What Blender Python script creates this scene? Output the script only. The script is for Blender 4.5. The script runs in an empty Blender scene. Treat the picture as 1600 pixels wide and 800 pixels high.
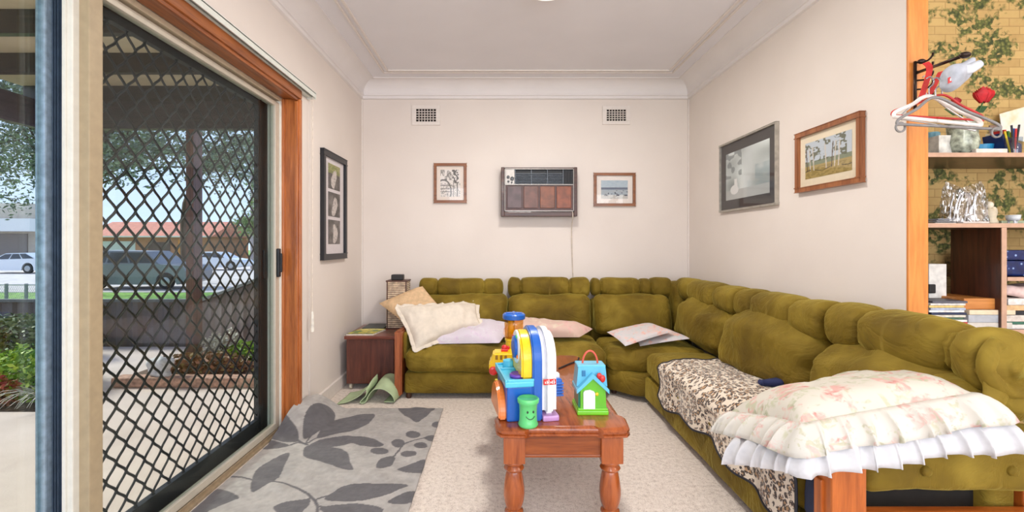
import bpy, bmesh, math, random
import numpy as np
from mathutils import Vector, Matrix, noise
R = math.radians
random.seed(7)
SC = bpy.context.scene
COL = SC.collection
# ---------------------------------------------------------------- camera, sky, lights, exposure
F = 711.0; CX = 779.0; CY = 381.0
cam_d = bpy.data.cameras.new('camera'); cam = bpy.data.objects.new('camera', cam_d); COL.objects.link(cam)
cam.location = (0, 0, 1.2); cam.rotation_euler = (R(90), 0, 0)
cam_d.sensor_width = 36; cam_d.lens = F/1600*36
cam_d.shift_x = (800-CX)/1600; cam_d.shift_y = -(400-CY)/1600
cam_d.clip_start = 0.05; cam_d.clip_end = 300
SC.camera = cam
SC.view_settings.view_transform = 'Standard'; SC.view_settings.look = 'None'
SC.view_settings.gamma = 1; SC.view_settings.use_curve_mapping = False
SC.view_settings.exposure = 0.30
w = bpy.data.worlds.new('sky'); SC.world = w; w.use_nodes = True
nt = w.node_tree; bg = nt.nodes['Background']
tc = nt.nodes.new('ShaderNodeTexCoord'); sx = nt.nodes.new('ShaderNodeSeparateXYZ'); rp = nt.nodes.new('ShaderNodeValToRGB')
nt.links.new(tc.outputs['Generated'], sx.inputs[0]); nt.links.new(sx.outputs['Z'], rp.inputs[0]); nt.links.new(rp.outputs[0], bg.inputs[0])
rp.color_ramp.elements[0].position = 0.0; rp.color_ramp.elements[0].color = (0.56, 0.66, 0.90, 1)
rp.color_ramp.elements[1].position = 0.6; rp.color_ramp.elements[1].color = (0.34, 0.45, 0.76, 1)
bg.inputs[1].default_value = 1.55
def light(name, kind, loc, energy, rot=(0,0,0), size=1, size_y=None, color=(1,1,1)):
    d = bpy.data.lights.new(name, kind); d.energy = energy; d.color = color
    if kind == 'AREA':
        d.shape = 'RECTANGLE'; d.size = size; d.size_y = size_y or size
    elif kind == 'SUN': d.angle = size
    else: d.shadow_soft_size = size
    o = bpy.data.objects.new(name, d); COL.objects.link(o); o.location = loc; o.rotation_euler = rot
    return o
light('sun', 'SUN', (0,0,10), 5.0, (R(-12), R(-58), 0), R(12), color=(1,.96,.88))
# unseen area lights added behind the camera to brighten main room and dining room
light('rear_fill', 'AREA', (0.3, -2.35, 1.55), 60, (R(90), 0, 0), 3.0, 2.0, (.95,.98,1))
light('dining_rear_fill', 'AREA', (3.0, -2.35, 1.5), 40, (R(90), 0, 0), 1.8, 1.8, (1,.97,.92))
light('room_lamp_light', 'AREA', (.29, 2.66, 2.665), 29, (0,0,0), .3, .3, (1,.96,.9))
light('dining_fill_point', 'POINT', (2.9, .6, 2.3), 16, size=.2, color=(1,.9,.75))  # unseen point light added to brighten the dining side, no fixture there
light('rear_fill_point', 'POINT', (.3, -.6, 2.35), 24, size=.25, color=(1,.96,.9))  # unseen fill added behind the camera to lift the room, no fixture there

# ---------------------------------------------------------------- helpers
def lin(c):
    return tuple(((v/255)/12.92 if v/255 <= .04045 else ((v/255+.055)/1.055)**2.4) for v in c)
def P(px, py, Y):
    return Vector(((px-CX)*Y/F, Y, 1.2-(py-CY)*Y/F))
def FL(px, py, z=0.0):
    Y = (1.2-z)*F/(py-CY); return P(px, py, Y)
class NT:
    def __init__(s, name):
        s.m = bpy.data.materials.new(name); s.m.use_nodes = True
        s.t = s.m.node_tree; s.b = s.t.nodes['Principled BSDF']; s.out = s.t.nodes['Material Output']
    def n(s, typ, **kw):
        o = s.t.nodes.new(typ)
        for k, v in kw.items(): setattr(o, k, v)
        return o
    def l(s, a, b): s.t.links.new(a, b)
    def co(s, scale=(1,1,1), kind='Object', rot=(0,0,0)):
        t = s.n('ShaderNodeTexCoord'); m = s.n('ShaderNodeMapping'); m.inputs['Scale'].default_value = scale
        m.inputs['Rotation'].default_value = rot
        s.l(t.outputs[kind], m.inputs[0]); return m.outputs[0]
    def noise(s, vec, scale=5, detail=3, dist=0, rough=.5):
        o = s.n('ShaderNodeTexNoise'); o.inputs['Scale'].default_value = scale; o.inputs['Detail'].default_value = detail
        o.inputs['Distortion'].default_value = dist; o.inputs['Roughness'].default_value = rough
        s.l(vec, o.inputs['Vector']); return o.outputs['Fac']
    def voro(s, vec, scale=5, feature='F1', out='Distance', rnd=1):
        o = s.n('ShaderNodeTexVoronoi', feature=feature); o.inputs['Scale'].default_value = scale
        o.inputs['Randomness'].default_value = rnd
        s.l(vec, o.inputs['Vector']); return o.outputs[out]
    def ramp(s, fac, stops, interp='LINEAR'):
        o = s.n('ShaderNodeValToRGB'); cr = o.color_ramp; cr.interpolation = interp
        while len(cr.elements) < len(stops): cr.elements.new(.5)
        for e, (p, c) in zip(cr.elements, stops): e.position = p; e.color = (*lin(c), 1)
        s.l(fac, o.inputs[0]); return o.outputs[0]
    def mix(s, fac, a, b, mode='MIX'):
        o = s.n('ShaderNodeMix', data_type='RGBA', blend_type=mode)
        for i, v in ((0, fac), (6, a), (7, b)):
            if isinstance(v, (int, float)): o.inputs[i].default_value = v
            elif isinstance(v, tuple): o.inputs[i].default_value = (*lin(v), 1)
            else: s.l(v, o.inputs[i])
        return o.outputs[2]
    def math(s, op, a, b=0.0):
        o = s.n('ShaderNodeMath', operation=op)
        for i, v in ((0, a), (1, b)):
            if isinstance(v, (int, float)): o.inputs[i].default_value = v
            else: s.l(v, o.inputs[i])
        return o.outputs[0]
    def bump(s, h, strength=.3, dist=.01):
        o = s.n('ShaderNodeBump'); o.inputs['Strength'].default_value = strength; o.inputs['Distance'].default_value = dist
        s.l(h, o.inputs['Height']); s.l(o.outputs[0], s.b.inputs['Normal'])
    def base(s, c):
        if isinstance(c, tuple): s.b.inputs['Base Color'].default_value = (*lin(c), 1)
        else: s.l(c, s.b.inputs['Base Color'])
    def set(s, **k):
        for a, v in k.items(): s.b.inputs[a.replace('_', ' ')].default_value = v
        return s
_mc = {}
def plain(c, rough=.5, metal=0, name=None, var=.08, bump=0, scale=30, coat=0, emit=0):
    key = (c, rough, metal, var, bump, scale, coat, emit)
    if key in _mc: return _mc[key]
    m = NT(name or 'plain'); v = m.co()
    n = m.noise(v, scale, 3)
    lo = tuple(max(0, x*(1-var)) for x in c); hi = tuple(min(255, x*(1+var)) for x in c)
    m.base(m.ramp(n, [(.3, lo), (.7, hi)])); m.set(Roughness=rough, Metallic=metal)
    if coat: m.set(Coat_Weight=coat)
    if bump: m.bump(n, bump)
    if emit: m.b.inputs['Emission Color'].default_value = (*lin(c), 1); m.b.inputs['Emission Strength'].default_value = emit
    _mc[key] = m.m; return m.m
def wood(c1, c2, axis=2, rough=.35, scale=1.0, coat=.2):
    key = ('w', c1, c2, axis, rough, scale)
    if key in _mc: return _mc[key]
    m = NT('wood'); sc = [14*scale]*3; sc[axis] = 1.2*scale; v = m.co(tuple(sc))
    n = m.noise(v, 2.2, 5, .6, .6); n2 = m.noise(v, 9, 3)
    f = m.math('ADD', m.math('MULTIPLY', n, .75), m.math('MULTIPLY', n2, .25))
    m.base(m.ramp(f, [(.35, c1), (.62, c2)])); m.set(Roughness=rough, Coat_Weight=coat); m.bump(n2, .05, .002)
    _mc[key] = m.m; return m.m
def rootloc(o):
    v = Vector((0,0,0))
    while o: v += o.location; o = o.parent
    return v
def obj(name, bm, mat, parent=None, smooth=False, angle=None):
    """link a bmesh given in world coordinates as one object"""
    me = bpy.data.meshes.new(name)
    off = rootloc(parent) if parent else Vector((0,0,0))
    if bm is not None:
        if off.length: bmesh.ops.translate(bm, verts=bm.verts, vec=-off)
        if isinstance(smooth, str): pass
        elif smooth:
            for f in bm.faces: f.smooth = True
        bm.to_mesh(me); bm.free()
    mats = mat if isinstance(mat, (list, tuple)) else [mat]
    for m in mats: me.materials.append(m)
    o = bpy.data.objects.new(name, me); COL.objects.link(o)
    if parent: o.parent = parent
    if angle is not None: me.set_sharp_from_angle(angle=R(angle))
    return o
def thing(name, label, cat, loc=(0,0,0), group=None):
    o = bpy.data.objects.new(name, None); COL.objects.link(o); o.location = loc; o.empty_display_size = .05
    o['label'] = label; o['category'] = cat
    if group: o['group'] = group
    return o
def tag(o, label, cat, group=None, kind=None):
    if label: o['label'] = label
    if cat: o['category'] = cat
    if group: o['group'] = group
    if kind: o['kind'] = kind
    return o
def struct(name, bm, m, parent=None, smooth=False):
    o = obj(name, bm, m, parent, smooth)
    if not parent: o['kind'] = 'structure'
    return o
def BM(): return bmesh.new()
def box(bm, x0, x1, y0, y1, z0, z1, bev=0, seg=2):
    r = bmesh.ops.create_cube(bm, size=1)
    vs = r['verts']
    for v in vs:
        v.co = Vector((x0+(x1-x0)*(v.co.x+.5), y0+(y1-y0)*(v.co.y+.5), z0+(z1-z0)*(v.co.z+.5)))
    if bev:
        es = list({e for v in vs for e in v.link_edges})
        bmesh.ops.bevel(bm, geom=es, offset=bev, segments=seg, profile=.6, affect='EDGES')
    return vs
def bx(*a, **k):
    bm = BM(); box(bm, *a, **k); return bm
def prism(bm, pts, d, close=True):
    """polygon pts (Vectors) swept by vector d"""
    d = Vector(d); n = len(pts)
    a = [bm.verts.new(p) for p in pts]; b = [bm.verts.new(Vector(p)+d) for p in pts]
    for i in range(n):
        j = (i+1) % n; bm.faces.new((a[i], a[j], b[j], b[i]))
    bm.faces.new(a[::-1]); bm.faces.new(b)
    bmesh.ops.recalc_face_normals(bm, faces=bm.faces)
def lathe(bm, prof, c, seg=24, axis='z'):
    c = Vector(c); rings = []
    for r, h in prof:
        ring = []
        for k in range(seg):
            a = 2*math.pi*k/seg; u, v = r*math.cos(a), r*math.sin(a)
            p = {'z': (u, v, h), 'x': (h, u, v), 'y': (u, h, v)}[axis]
            ring.append(bm.verts.new(c+Vector(p)))
        rings.append(ring)
    for a, b in zip(rings, rings[1:]):
        for k in range(seg):
            j = (k+1) % seg; bm.faces.new((a[k], a[j], b[j], b[k]))
    bm.faces.new(rings[0][::-1]); bm.faces.new(rings[-1])
    bmesh.ops.recalc_face_normals(bm, faces=bm.faces)
def tube(bm, pts, r, seg=8, cap=True):
    pts = [Vector(p) for p in pts]; rings = []; n = len(pts)
    rr = r if isinstance(r, (list, tuple)) else [r]*n
    up = None
    for i, p in enumerate(pts):
        t = (pts[min(i+1, n-1)]-pts[max(i-1, 0)]).normalized()
        if up is None:
            up = Vector((0,0,1)) if abs(t.z) < .9 else Vector((1,0,0))
        s = t.cross(up).normalized(); up = s.cross(t).normalized()
        rings.append([bm.verts.new(p+rr[i]*(math.cos(2*math.pi*k/seg)*s+math.sin(2*math.pi*k/seg)*up)) for k in range(seg)])
    for a, b in zip(rings, rings[1:]):
        for k in range(seg):
            j = (k+1) % seg; bm.faces.new((a[k], a[j], b[j], b[k]))
    if cap: bm.faces.new(rings[0][::-1]); bm.faces.new(rings[-1])
    return bm
def curve(fn, n): return [fn(i/(n-1)) for i in range(n)]
def smooth_path(pts, n=8):
    out = []; pts = [Vector(p) for p in pts]
    for i in range(len(pts)-1):
        p0 = pts[max(i-1,0)]; p1 = pts[i]; p2 = pts[i+1]; p3 = pts[min(i+2, len(pts)-1)]
        for k in range(n):
            t = k/n
            out.append(.5*((2*p1)+(p2-p0)*t+(2*p0-5*p1+4*p2-p3)*t*t+(3*p1-p0-3*p2+p3)*t**3))
    out.append(pts[-1]); return out
def sphere(bm, c, r, seg=16, sc=(1,1,1)):
    g = bmesh.ops.create_uvsphere(bm, u_segments=seg, v_segments=max(6, seg//2), radius=r)
    for v in g['verts']: v.co = Vector((v.co.x*sc[0], v.co.y*sc[1], v.co.z*sc[2]))+Vector(c)
    return g['verts']
def nz(p, s, seed=0):
    return noise.noise(Vector((p[0]*s+seed*7.3, p[1]*s-seed*3.1, p[2]*s+seed)))
def ridge(p, s, seed=0):
    return 1-abs(nz(p, s, seed))*2
def rbox(cx, cy, cz, hx, hy, hz, r, puff=(0,0,0), n=14, wob=.006, ws=6, crease=.0, cs=5, seed=0, fn=None, stretch=(1,1,1)):
    """soft upholstered block: rounded box with puffed faces, slow lumps and creases"""
    bm = BM(); h = (hx, hy, hz)
    def params(hh):
        k = max(4, int(n*hh/max(h)));
        c = [-hh+2*hh*i/k for i in range(k+1)]
        e = [hh-r*(1-math.tan(math.pi/4*j/4)) for j in range(5)]
        inner = [v for v in c if abs(v) < hh-r*1.05]
        return sorted(set([round(v, 6) for v in inner+e+[-v for v in e]]))
    pr = [params(v) for v in h]; cache = {}
    def vert(p):
        key = tuple(round(v, 5) for v in p)
        if key in cache: return cache[key]
        inn = [max(-(h[i]-r), min(h[i]-r, p[i])) for i in range(3)]
        d = Vector([p[i]-inn[i] for i in range(3)])
        q = Vector(inn)+(d.normalized()*r if d.length > 1e-9 else d)
        nrm = d.normalized() if d.length > 1e-9 else Vector((0,0,0))
        u = [p[i]/h[i] for i in range(3)]
        for i in range(3):
            a, b = [j for j in range(3) if j != i]
            wgt = (1-u[a]**4)*(1-u[b]**4)
            q[i] += math.copysign(1, u[i])*abs(u[i])**2*puff[i]*max(0, wgt)
        W = Vector((cx+q.x*1, cy+q.y, cz+q.z))
        sp = Vector((W.x*stretch[0], W.y*stretch[1], W.z*stretch[2]))
        dd = wob*nz(sp, ws, seed)
        if crease:
            rr = ridge(sp, cs, seed+3); dd -= crease*max(0, rr-.8)/.2*(.4+.6*abs(nz(sp, cs*.5, seed+9))*2)
        W += nrm*dd
        if fn: W = fn(W)
        cache[key] = bm.verts.new(W); return cache[key]
    for i in range(3):
        a, b = [j for j in range(3) if j != i]
        for s in (-1, 1):
            A, B = pr[a], pr[b]
            for ia in range(len(A)-1):
                for ib in range(len(B)-1):
                    q = []
                    for (x, y) in ((A[ia], B[ib]), (A[ia+1], B[ib]), (A[ia+1], B[ib+1]), (A[ia], B[ib+1])):
                        p = [0,0,0]; p[i] = s*h[i]; p[a] = x; p[b] = y; q.append(vert(p))
                    if len(set(q)) == 4:
                        try: bm.faces.new(q)
                        except ValueError: pass
    bmesh.ops.recalc_face_normals(bm, faces=bm.faces)
    return bm
def roll(p0, p1, rh, rv, seams, seed=0, end=.05, n=64, dimple=0, fn=None):
    """headrest bolster cinched at the seams (metres from p0)"""
    bm = BM(); p0 = Vector(p0); p1 = Vector(p1); L = (p1-p0).length; t = (p1-p0)/L
    side = t.cross(Vector((0,0,1))).normalized(); up = Vector((0,0,1)); rings = []; seg = 32
    S = sorted(set([L*(1-math.cos(math.pi*i/n))/2 for i in range(n+1)]+[L*i/n for i in range(n+1)]))
    for s in S:
        e = min(s, L-s); k = 1.0
        if e < end: k = max(.02, (1-(1-e/end)**2.4))**(1/2.4)
        for q in seams:
            d = abs(s-q); k *= 1-.22*math.exp(-(d/.011)**2)-.12*math.exp(-(d/.045)**2)
        ax = p0+t*s
        if dimple and s > L*.5: pass
        ring = []
        for j in range(seg):
            a = 2*math.pi*j/seg; ca, sa = math.cos(a), math.sin(a)
            se = .8
            u = math.copysign(abs(ca)**se, ca); v = math.copysign(abs(sa)**se, sa)
            p = ax+side*(rh*k*u)+up*(rv*k*v)
            dd = .007*nz(p, 7, seed)
            for q in seams:
                d = abs(s-q)
                if d < .09: dd += .0045*math.sin(a*9+seed+q*20)*math.exp(-d/.035)
            p += (side*u+up*v)*dd*k
            if fn: p = fn(p)
            ring.append(bm.verts.new(p))
        rings.append(ring)
    for a, b in zip(rings, rings[1:]):
        for k in range(seg):
            j = (k+1) % seg; bm.faces.new((a[k], a[j], b[j], b[k]))
    bm.faces.new(rings[0]); bm.faces.new(rings[-1][::-1])
    bmesh.ops.recalc_face_normals(bm, faces=bm.faces)
    return bm
def bil(c, u, v):
    return c[0].lerp(c[1], u).lerp(c[3].lerp(c[2], u), v)
def pillow(c, th, seed=0, n=30, wr=.012, ws=9, pull=.05, lower=.5, sag=None):
    """c: four corners A,B,C,D ; th: half thickness"""
    c = [Vector(p) for p in c]; nrm = (c[1]-c[0]).cross(c[3]-c[0]).normalized()
    if nrm.z < 0: nrm = -nrm
    mid = (c[0]+c[1]+c[2]+c[3])/4; bm = BM(); top = {}; bot = {}
    for i in range(n+1):
        for j in range(n+1):
            u, v = i/n, j/n; U, V = 2*u-1, 2*v-1
            p = bil(c, u, v)
            p = p.lerp(mid, pull*(((1-U*U)*V**4)+((1-V*V)*U**4)))
            f = ((1-U**4)*(1-V**4))**.55
            e = (1-U**8)*(1-V**8)
            q = p+nrm*th*f
            d = wr*nz(q, ws, seed)+wr*.9*(max(0, ridge(q, ws*.7, seed+2)-.75)*-2.5)
            q = q+nrm*d*e
            if sag: q = sag(q)
            top[i,j] = bm.verts.new(q)
            if 0 < i < n and 0 < j < n:
                q2 = p-nrm*th*f*lower
                if sag: q2 = sag(q2)
                bot[i,j] = bm.verts.new(q2)
            else: bot[i,j] = top[i,j]
    for i in range(n):
        for j in range(n):
            bm.faces.new((top[i,j], top[i+1,j], top[i+1,j+1], top[i,j+1]))
            q = (bot[i,j], bot[i,j+1], bot[i+1,j+1], bot[i+1,j])
            if len(set(q)) == 4 and not all(k in top.values() for k in ()):
                try: bm.faces.new(q)
                except ValueError: pass
    return bm, c, mid, nrm
def frill(c, width, amp=.012, waves=60, droop=.3, seed=0, inset=.0, sides=(0,1,2,3), pull=.05, base_off=0.0, fn=None, rows=6):
    """gathered ruffle sewn round the edge of a pillow"""
    c = [Vector(p) for p in c]; mid = sum(c, Vector())/4; nrm = (c[1]-c[0]).cross(c[3]-c[0]).normalized()
    if nrm.z < 0: nrm = -nrm
    bm = BM(); pts = []
    for s in sides:
        a, b = c[s], c[(s+1) % 4]; L = (b-a).length; m = max(20, int(L/.0035))
        for i in range(m+(1 if s == sides[-1] else 0)):
            t = i/m; T = 2*t-1
            p = a.lerp(b, t); p = p.lerp(mid, pull*(1-T*T)+inset)
            pts.append(p)
    closed = len(sides) == 4; N = len(pts); grid = []; acc = 0
    for i, p in enumerate(pts):
        q = pts[(i+1) % N] if (closed or i < N-1) else p; pr = pts[i-1] if (closed or i) else p
        t = (q-pr); t = t.normalized() if t.length > 1e-8 else Vector((1,0,0))
        out = t.cross(nrm).normalized()
        if out.dot(p-mid) < 0: out = -out
        rad = (p-mid).normalized(); out = (out*.75+rad*.45).normalized()
        acc += (q-p).length if i < N-1 else 0
        ph = acc*waves+3.4*noise.noise(Vector((acc*11, seed, 0)))
        w_ = width*(1+.16*noise.noise(Vector((acc*6, seed+5, 1))))
        row = [p+nrm*base_off]; q_ = Vector(row[0])
        for k in range(1, rows+1):
            r = k/rows; phi = droop*(.25+.75*r)*math.pi/2*1.0
            dr = (out*math.cos(phi)+Vector((0,0,-1))*math.sin(phi)).normalized()
            q_ = q_+dr*(w_/rows)
            nn = t.cross(dr).normalized()
            if nn.z < 0 and abs(nn.z) > .3: nn = -nn
            if nn.dot(out) < 0 and abs(nn.z) <= .3: nn = -nn
            a_ = amp*(r**.7)*(math.sin(ph)+.3*math.sin(ph*2.1+seed))
            row.append(q_+nn*a_+t*(amp*.9*math.cos(ph)*r))
        row = [bm.verts.new(fn(x) if fn else x) for x in row]
        grid.append(row)
    for i in range(N if closed else N-1):
        a, b = grid[i], grid[(i+1) % N]
        for k in range(rows): bm.faces.new((a[k], b[k], b[k+1], a[k+1]))
    return bm
def vgrid(name, pos, nu, nv, colf, parent, rough=.6, bump=False, thick=0):
    """grid surface whose printed pattern is a colour attribute; pos(u,v)->point, colf(U,V arrays)->(n,3) srgb 0..255"""
    us = np.linspace(0, 1, nu); vs = np.linspace(0, 1, nv)
    U, V = np.meshgrid(us, vs, indexing='ij'); off = rootloc(parent) if parent else Vector((0,0,0))
    verts = [tuple(Vector(pos(float(u), float(v)))-off) for u, v in zip(U.ravel(), V.ravel())]
    faces = [(i*nv+j, (i+1)*nv+j, (i+1)*nv+j+1, i*nv+j+1) for i in range(nu-1) for j in range(nv-1)]
    me = bpy.data.meshes.new(name); me.from_pydata(verts, [], faces); me.update()
    c = np.clip(colf(U.ravel(), V.ravel()), 0, 255)/255.0
    c = np.where(c <= .04045, c/12.92, ((c+.055)/1.055)**2.4)
    a = me.color_attributes.new('pattern', 'FLOAT_COLOR', 'POINT')
    a.data.foreach_set('color', np.hstack([c, np.ones((len(c), 1))]).astype(np.float32).ravel())
    key = ('vc', rough, bump)
    if key not in _mc:
        m = NT('printed'); at = m.n('ShaderNodeAttribute'); at.attribute_name = 'pattern'; m.base(at.outputs['Color']); m.set(Roughness=rough)
        if bump:
            v = m.co(); n = m.noise(v, bump, 4); m.bump(n, .5, .004); m.set(Sheen_Weight=.15)
        _mc[key] = m.m
    me.materials.append(_mc[key])
    for p in me.polygons: p.use_smooth = True
    o = bpy.data.objects.new(name, me); COL.objects.link(o)
    if parent: o.parent = parent
    if thick:
        md = o.modifiers.new('thick', 'SOLIDIFY'); md.thickness = thick; md.offset = -1
    return o
_rng = np.random.RandomState(3)
def vnoise(x, y, s, seed=0):
    x = x*s+seed*13.7; y = y*s+seed*5.1; xi = np.floor(x).astype(int); yi = np.floor(y).astype(int)
    fx = x-xi; fy = y-yi; fx = fx*fx*(3-2*fx); fy = fy*fy*(3-2*fy)
    T = np.random.RandomState(seed+11).rand(64, 64)
    g = lambda a, b: T[a % 64, b % 64]
    return (g(xi,yi)*(1-fx)+g(xi+1,yi)*fx)*(1-fy)+(g(xi,yi+1)*(1-fx)+g(xi+1,yi+1)*fx)*fy
def mixc(base, col, m):
    m = np.clip(m, 0, 1)[:, None]; return base*(1-m)+np.array(col, float)*m
def inpoly(x, y, poly):
    ins = np.zeros(x.shape, bool); n = len(poly)
    for i in range(n):
        x1, y1 = poly[i]; x2, y2 = poly[(i+1) % n]
        if y1 == y2: continue
        c = ((y1 > y) != (y2 > y)) & (x < (x2-x1)*(y-y1)/(y2-y1)+x1); ins ^= c
    return ins
def spl(poly, n=6):
    out = []; N = len(poly)
    for i in range(N):
        p0, p1, p2, p3 = [np.array(poly[(i+k) % N], float) for k in (-1, 0, 1, 2)]
        for k in range(n):
            t = k/n; out.append(tuple(.5*((2*p1)+(p2-p0)*t+(2*p0-5*p1+4*p2-p3)*t*t+(3*p1-p0-3*p2+p3)*t**3)))
    return out

# ---------------------------------------------------------------- materials
def velvet():
    m = NT('olive_velvet'); v = m.co()
    n = m.noise(v, 3.0, 3, .3); n2 = m.noise(v, 14, 3, .5)
    f = m.math('ADD', m.math('MULTIPLY', n, .86), m.math('MULTIPLY', n2, .14))
    m.base(m.ramp(f, [(.33, (92, 72, 18)), (.5, (119, 97, 26)), (.69, (152, 129, 47))]))
    m.set(Roughness=.75, Sheen_Weight=.5, Sheen_Roughness=.35, Specular_IOR_Level=.25)
    m.b.inputs['Sheen Tint'].default_value = (*lin((205, 190, 95)), 1)
    w1 = m.noise(v, 5, 4, 1.6, .55); rg = m.math('ABSOLUTE', m.math('SUBTRACT', w1, .5)); rg = m.math('MINIMUM', m.math('MULTIPLY', rg, 9), 1.0)
    m.bump(m.math('ADD', m.math('MULTIPLY', rg, .8), m.math('MULTIPLY', m.noise(v, 22, 4), .25)), .38, .012); return m.m
VELVET = velvet()
def wallmat():
    m = NT('painted_plaster'); v = m.co(); n = m.noise(v, 1.1, 4); n2 = m.noise(v, 45, 4)
    m.base(m.ramp(n, [(.3, (222, 211, 203)), (.7, (232, 222, 214))])); m.set(Roughness=.85); m.bump(n2, .12, .004); return m.m
WALL = wallmat()
CEIL = plain((229, 226, 229), .9, name='ceiling_paint', var=.012, scale=2)
TRIMW = plain((226, 217, 210), .55, name='white_gloss', var=.015)
def carpet():
    m = NT('carpet'); v = m.co(); n = m.noise(v, 160, 2); n1 = m.noise(v, 45, 4); n3 = m.noise(v, 2, 3)
    f = m.math('ADD', m.math('MULTIPLY', n, .5), m.math('MULTIPLY', n1, .5))
    c = m.ramp(f, [(.33, (172, 156, 144)), (.47, (220, 207, 195)), (.62, (240, 229, 218))])
    c = m.mix(m.math('MULTIPLY', n3, .35), c, (214, 196, 180))
    m.base(c); m.set(Roughness=.95, Sheen_Weight=.2); m.bump(f, .8, .01); return m.m
CARPET = carpet()
BRN = wood((118, 62, 28), (168, 98, 48), 2)       # orange-brown timber
BRNX = wood((118, 62, 28), (168, 98, 48), 1)
TABLEW = wood((120, 52, 20), (172, 88, 40), 1, .22, 1, .5)
TABLEL = wood((126, 56, 22), (176, 92, 42), 2, .25, 1, .5)
MAHOG = wood((72, 34, 26), (104, 54, 40), 2, .4)
WHITEP = plain((226, 224, 214), .4, name='white_aluminium', var=.02)
BEIGEP = plain((203, 187, 160), .5, name='beige_paint', var=.03)
BLACKM = plain((30, 30, 34), .45, name='black_powder_coat')
def glassm(name='pane_glass', tint=(240,245,243), refl=.008):
    m = NT(name); t = m.t; tr = m.n('ShaderNodeBsdfTransparent'); gl = m.n('ShaderNodeBsdfGlossy'); mx = m.n('ShaderNodeMixShader')
    tr.inputs[0].default_value = (*lin(tint), 1); gl.inputs['Roughness'].default_value = .01
    lw = m.n('ShaderNodeLayerWeight'); lw.inputs[0].default_value = .35
    m.l(m.math('ADD', m.math('MULTIPLY', lw.outputs['Fresnel'], .06), refl), mx.inputs[0])
    m.l(tr.outputs[0], mx.inputs[1]); m.l(gl.outputs[0], mx.inputs[2]); m.l(mx.outputs[0], m.out.inputs[0]); return m.m
GLASS = glassm()
def cello():
    m = NT('crinkled_clear_film'); tr = m.n('ShaderNodeBsdfTransparent'); gl = m.n('ShaderNodeBsdfGlossy'); mx = m.n('ShaderNodeMixShader')
    gl.inputs['Roughness'].default_value = .12; tr.inputs[0].default_value = (.93,.94,.95,1)
    v = m.co((1,1,.5)); n = m.voro(v, 38, 'DISTANCE_TO_EDGE'); b = m.n('ShaderNodeBump'); b.inputs['Strength'].default_value = 1; b.inputs['Distance'].default_value = .02
    m.l(n, b.inputs['Height']); m.l(b.outputs[0], gl.inputs['Normal'])
    m.l(m.math('ADD', m.math('MULTIPLY', m.noise(v, 30, 3), .5), .12), mx.inputs[0])
    m.l(tr.outputs[0], mx.inputs[1]); m.l(gl.outputs[0], mx.inputs[2]); m.l(mx.outputs[0], m.out.inputs[0]); return m.m
CELLO = cello()
# ---------------------------------------------------------------- room shell
XL, XR, D, H = -1.315, 1.83, 4.38, 2.75
RY = 2.95            # door reveal (far jamb)
bm = bx(-1.56, 4.2, -2.5, D+.15, -.12, 0); struct('floor', bm, CARPET)
bm = bx(-1.56, 4.2, -2.5, D+.15, H, H+.12)
CEILING = struct('ceiling', bm, CEIL)
# strapping on the ceiling
for k, (a, b) in enumerate(((.28, .016), (.325, .016))):
    bm = BM(); x0, x1, y1 = XL+a, XR-a+.02, D-a
    for q in ((x0-b/2, x0+b/2, -1.5, y1+b/2), (x1-b/2, x1+b/2, -1.5, y1+b/2), (x0-b/2, x1+b/2, y1-b/2, y1+b/2)):
        box(bm, *q, H-.012, H+.01, .004)
    struct('trim_%d' % (k+1), bm, TRIMW)
struct('wall_back', bx(XL-.2, 2.1, D, D+.15, 0, H), WALL)
bm = BM(); box(bm, -1.56, XL, RY+.028, D+.15, 0, H); box(bm, -1.56, XL, -2.5, RY+.028, 2.178, H); box(bm, -1.56, XL, -2.5, .1, 0, 2.14)
struct('wall_left', bm, WALL)
struct('wall_right', bx(XR, XR+.085, 2.041, D+.1, 0, H), WALL)
# dining room beyond the opening
def wallpaper():
    m = NT('brick_and_ivy_wallpaper'); v = m.co((1,1,1), 'Object', (R(90),0,0))
    b = m.n('ShaderNodeTexBrick'); b.inputs['Scale'].default_value = 1; b.inputs['Brick Width'].default_value = .115; b.inputs['Row Height'].default_value = .044
    b.inputs['Mortar Size'].default_value = .0025; b.inputs['Mortar Smooth'].default_value = .4
    b.inputs['Color1'].default_value = (*lin((196,164,104)),1); b.inputs['Color2'].default_value = (*lin((178,144,88)),1); b.inputs['Mortar'].default_value = (*lin((150,116,66)),1)
    m.l(v, b.inputs['Vector'])
    nn = m.noise(v, 26, 4); c = m.mix(m.math('MULTIPLY', nn, .35), b.outputs['Color'], (226,196,134))
    clump = m.noise(v, 5.5, 4, .3, .6); cells = m.noise(v, 30, 3, .4)
    mask = m.math('MULTIPLY', m.ramp(clump, [(.50,(0,0,0)), (.55,(255,255,255))]), m.ramp(cells, [(.42,(0,0,0)), (.5,(255,255,255))]))
    leaf = m.ramp(m.voro(v, 60, 'F1', 'Distance'), [(0,(150,146,84)), (.35,(104,108,54)), (.8,(58,66,34))])
    m.base(m.mix(mask, c, leaf)); m.set(Roughness=.8); return m.m
struct('wall_dining', bx(XR+.09, 4.2, 2.46, 2.56, 0, H), wallpaper())
bm = BM(); box(bm, 4.1, 4.2, -2.5, 2.6, 0, H); struct('wall_far_right', bm, WALL)
bm = BM()
for q in ((-1.56,-1.3,0,H), (1.9,2.1,0,H), (3.9,4.2,0,H), (-1.3,1.9,0,.5), (-1.3,1.9,2.6,H), (2.1,3.9,0,.6), (2.1,3.9,2.4,H)):
    box(bm, q[0], q[1], -2.6, -2.5, q[2], q[3])
struct('wall_front', bm, WALL)
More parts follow.
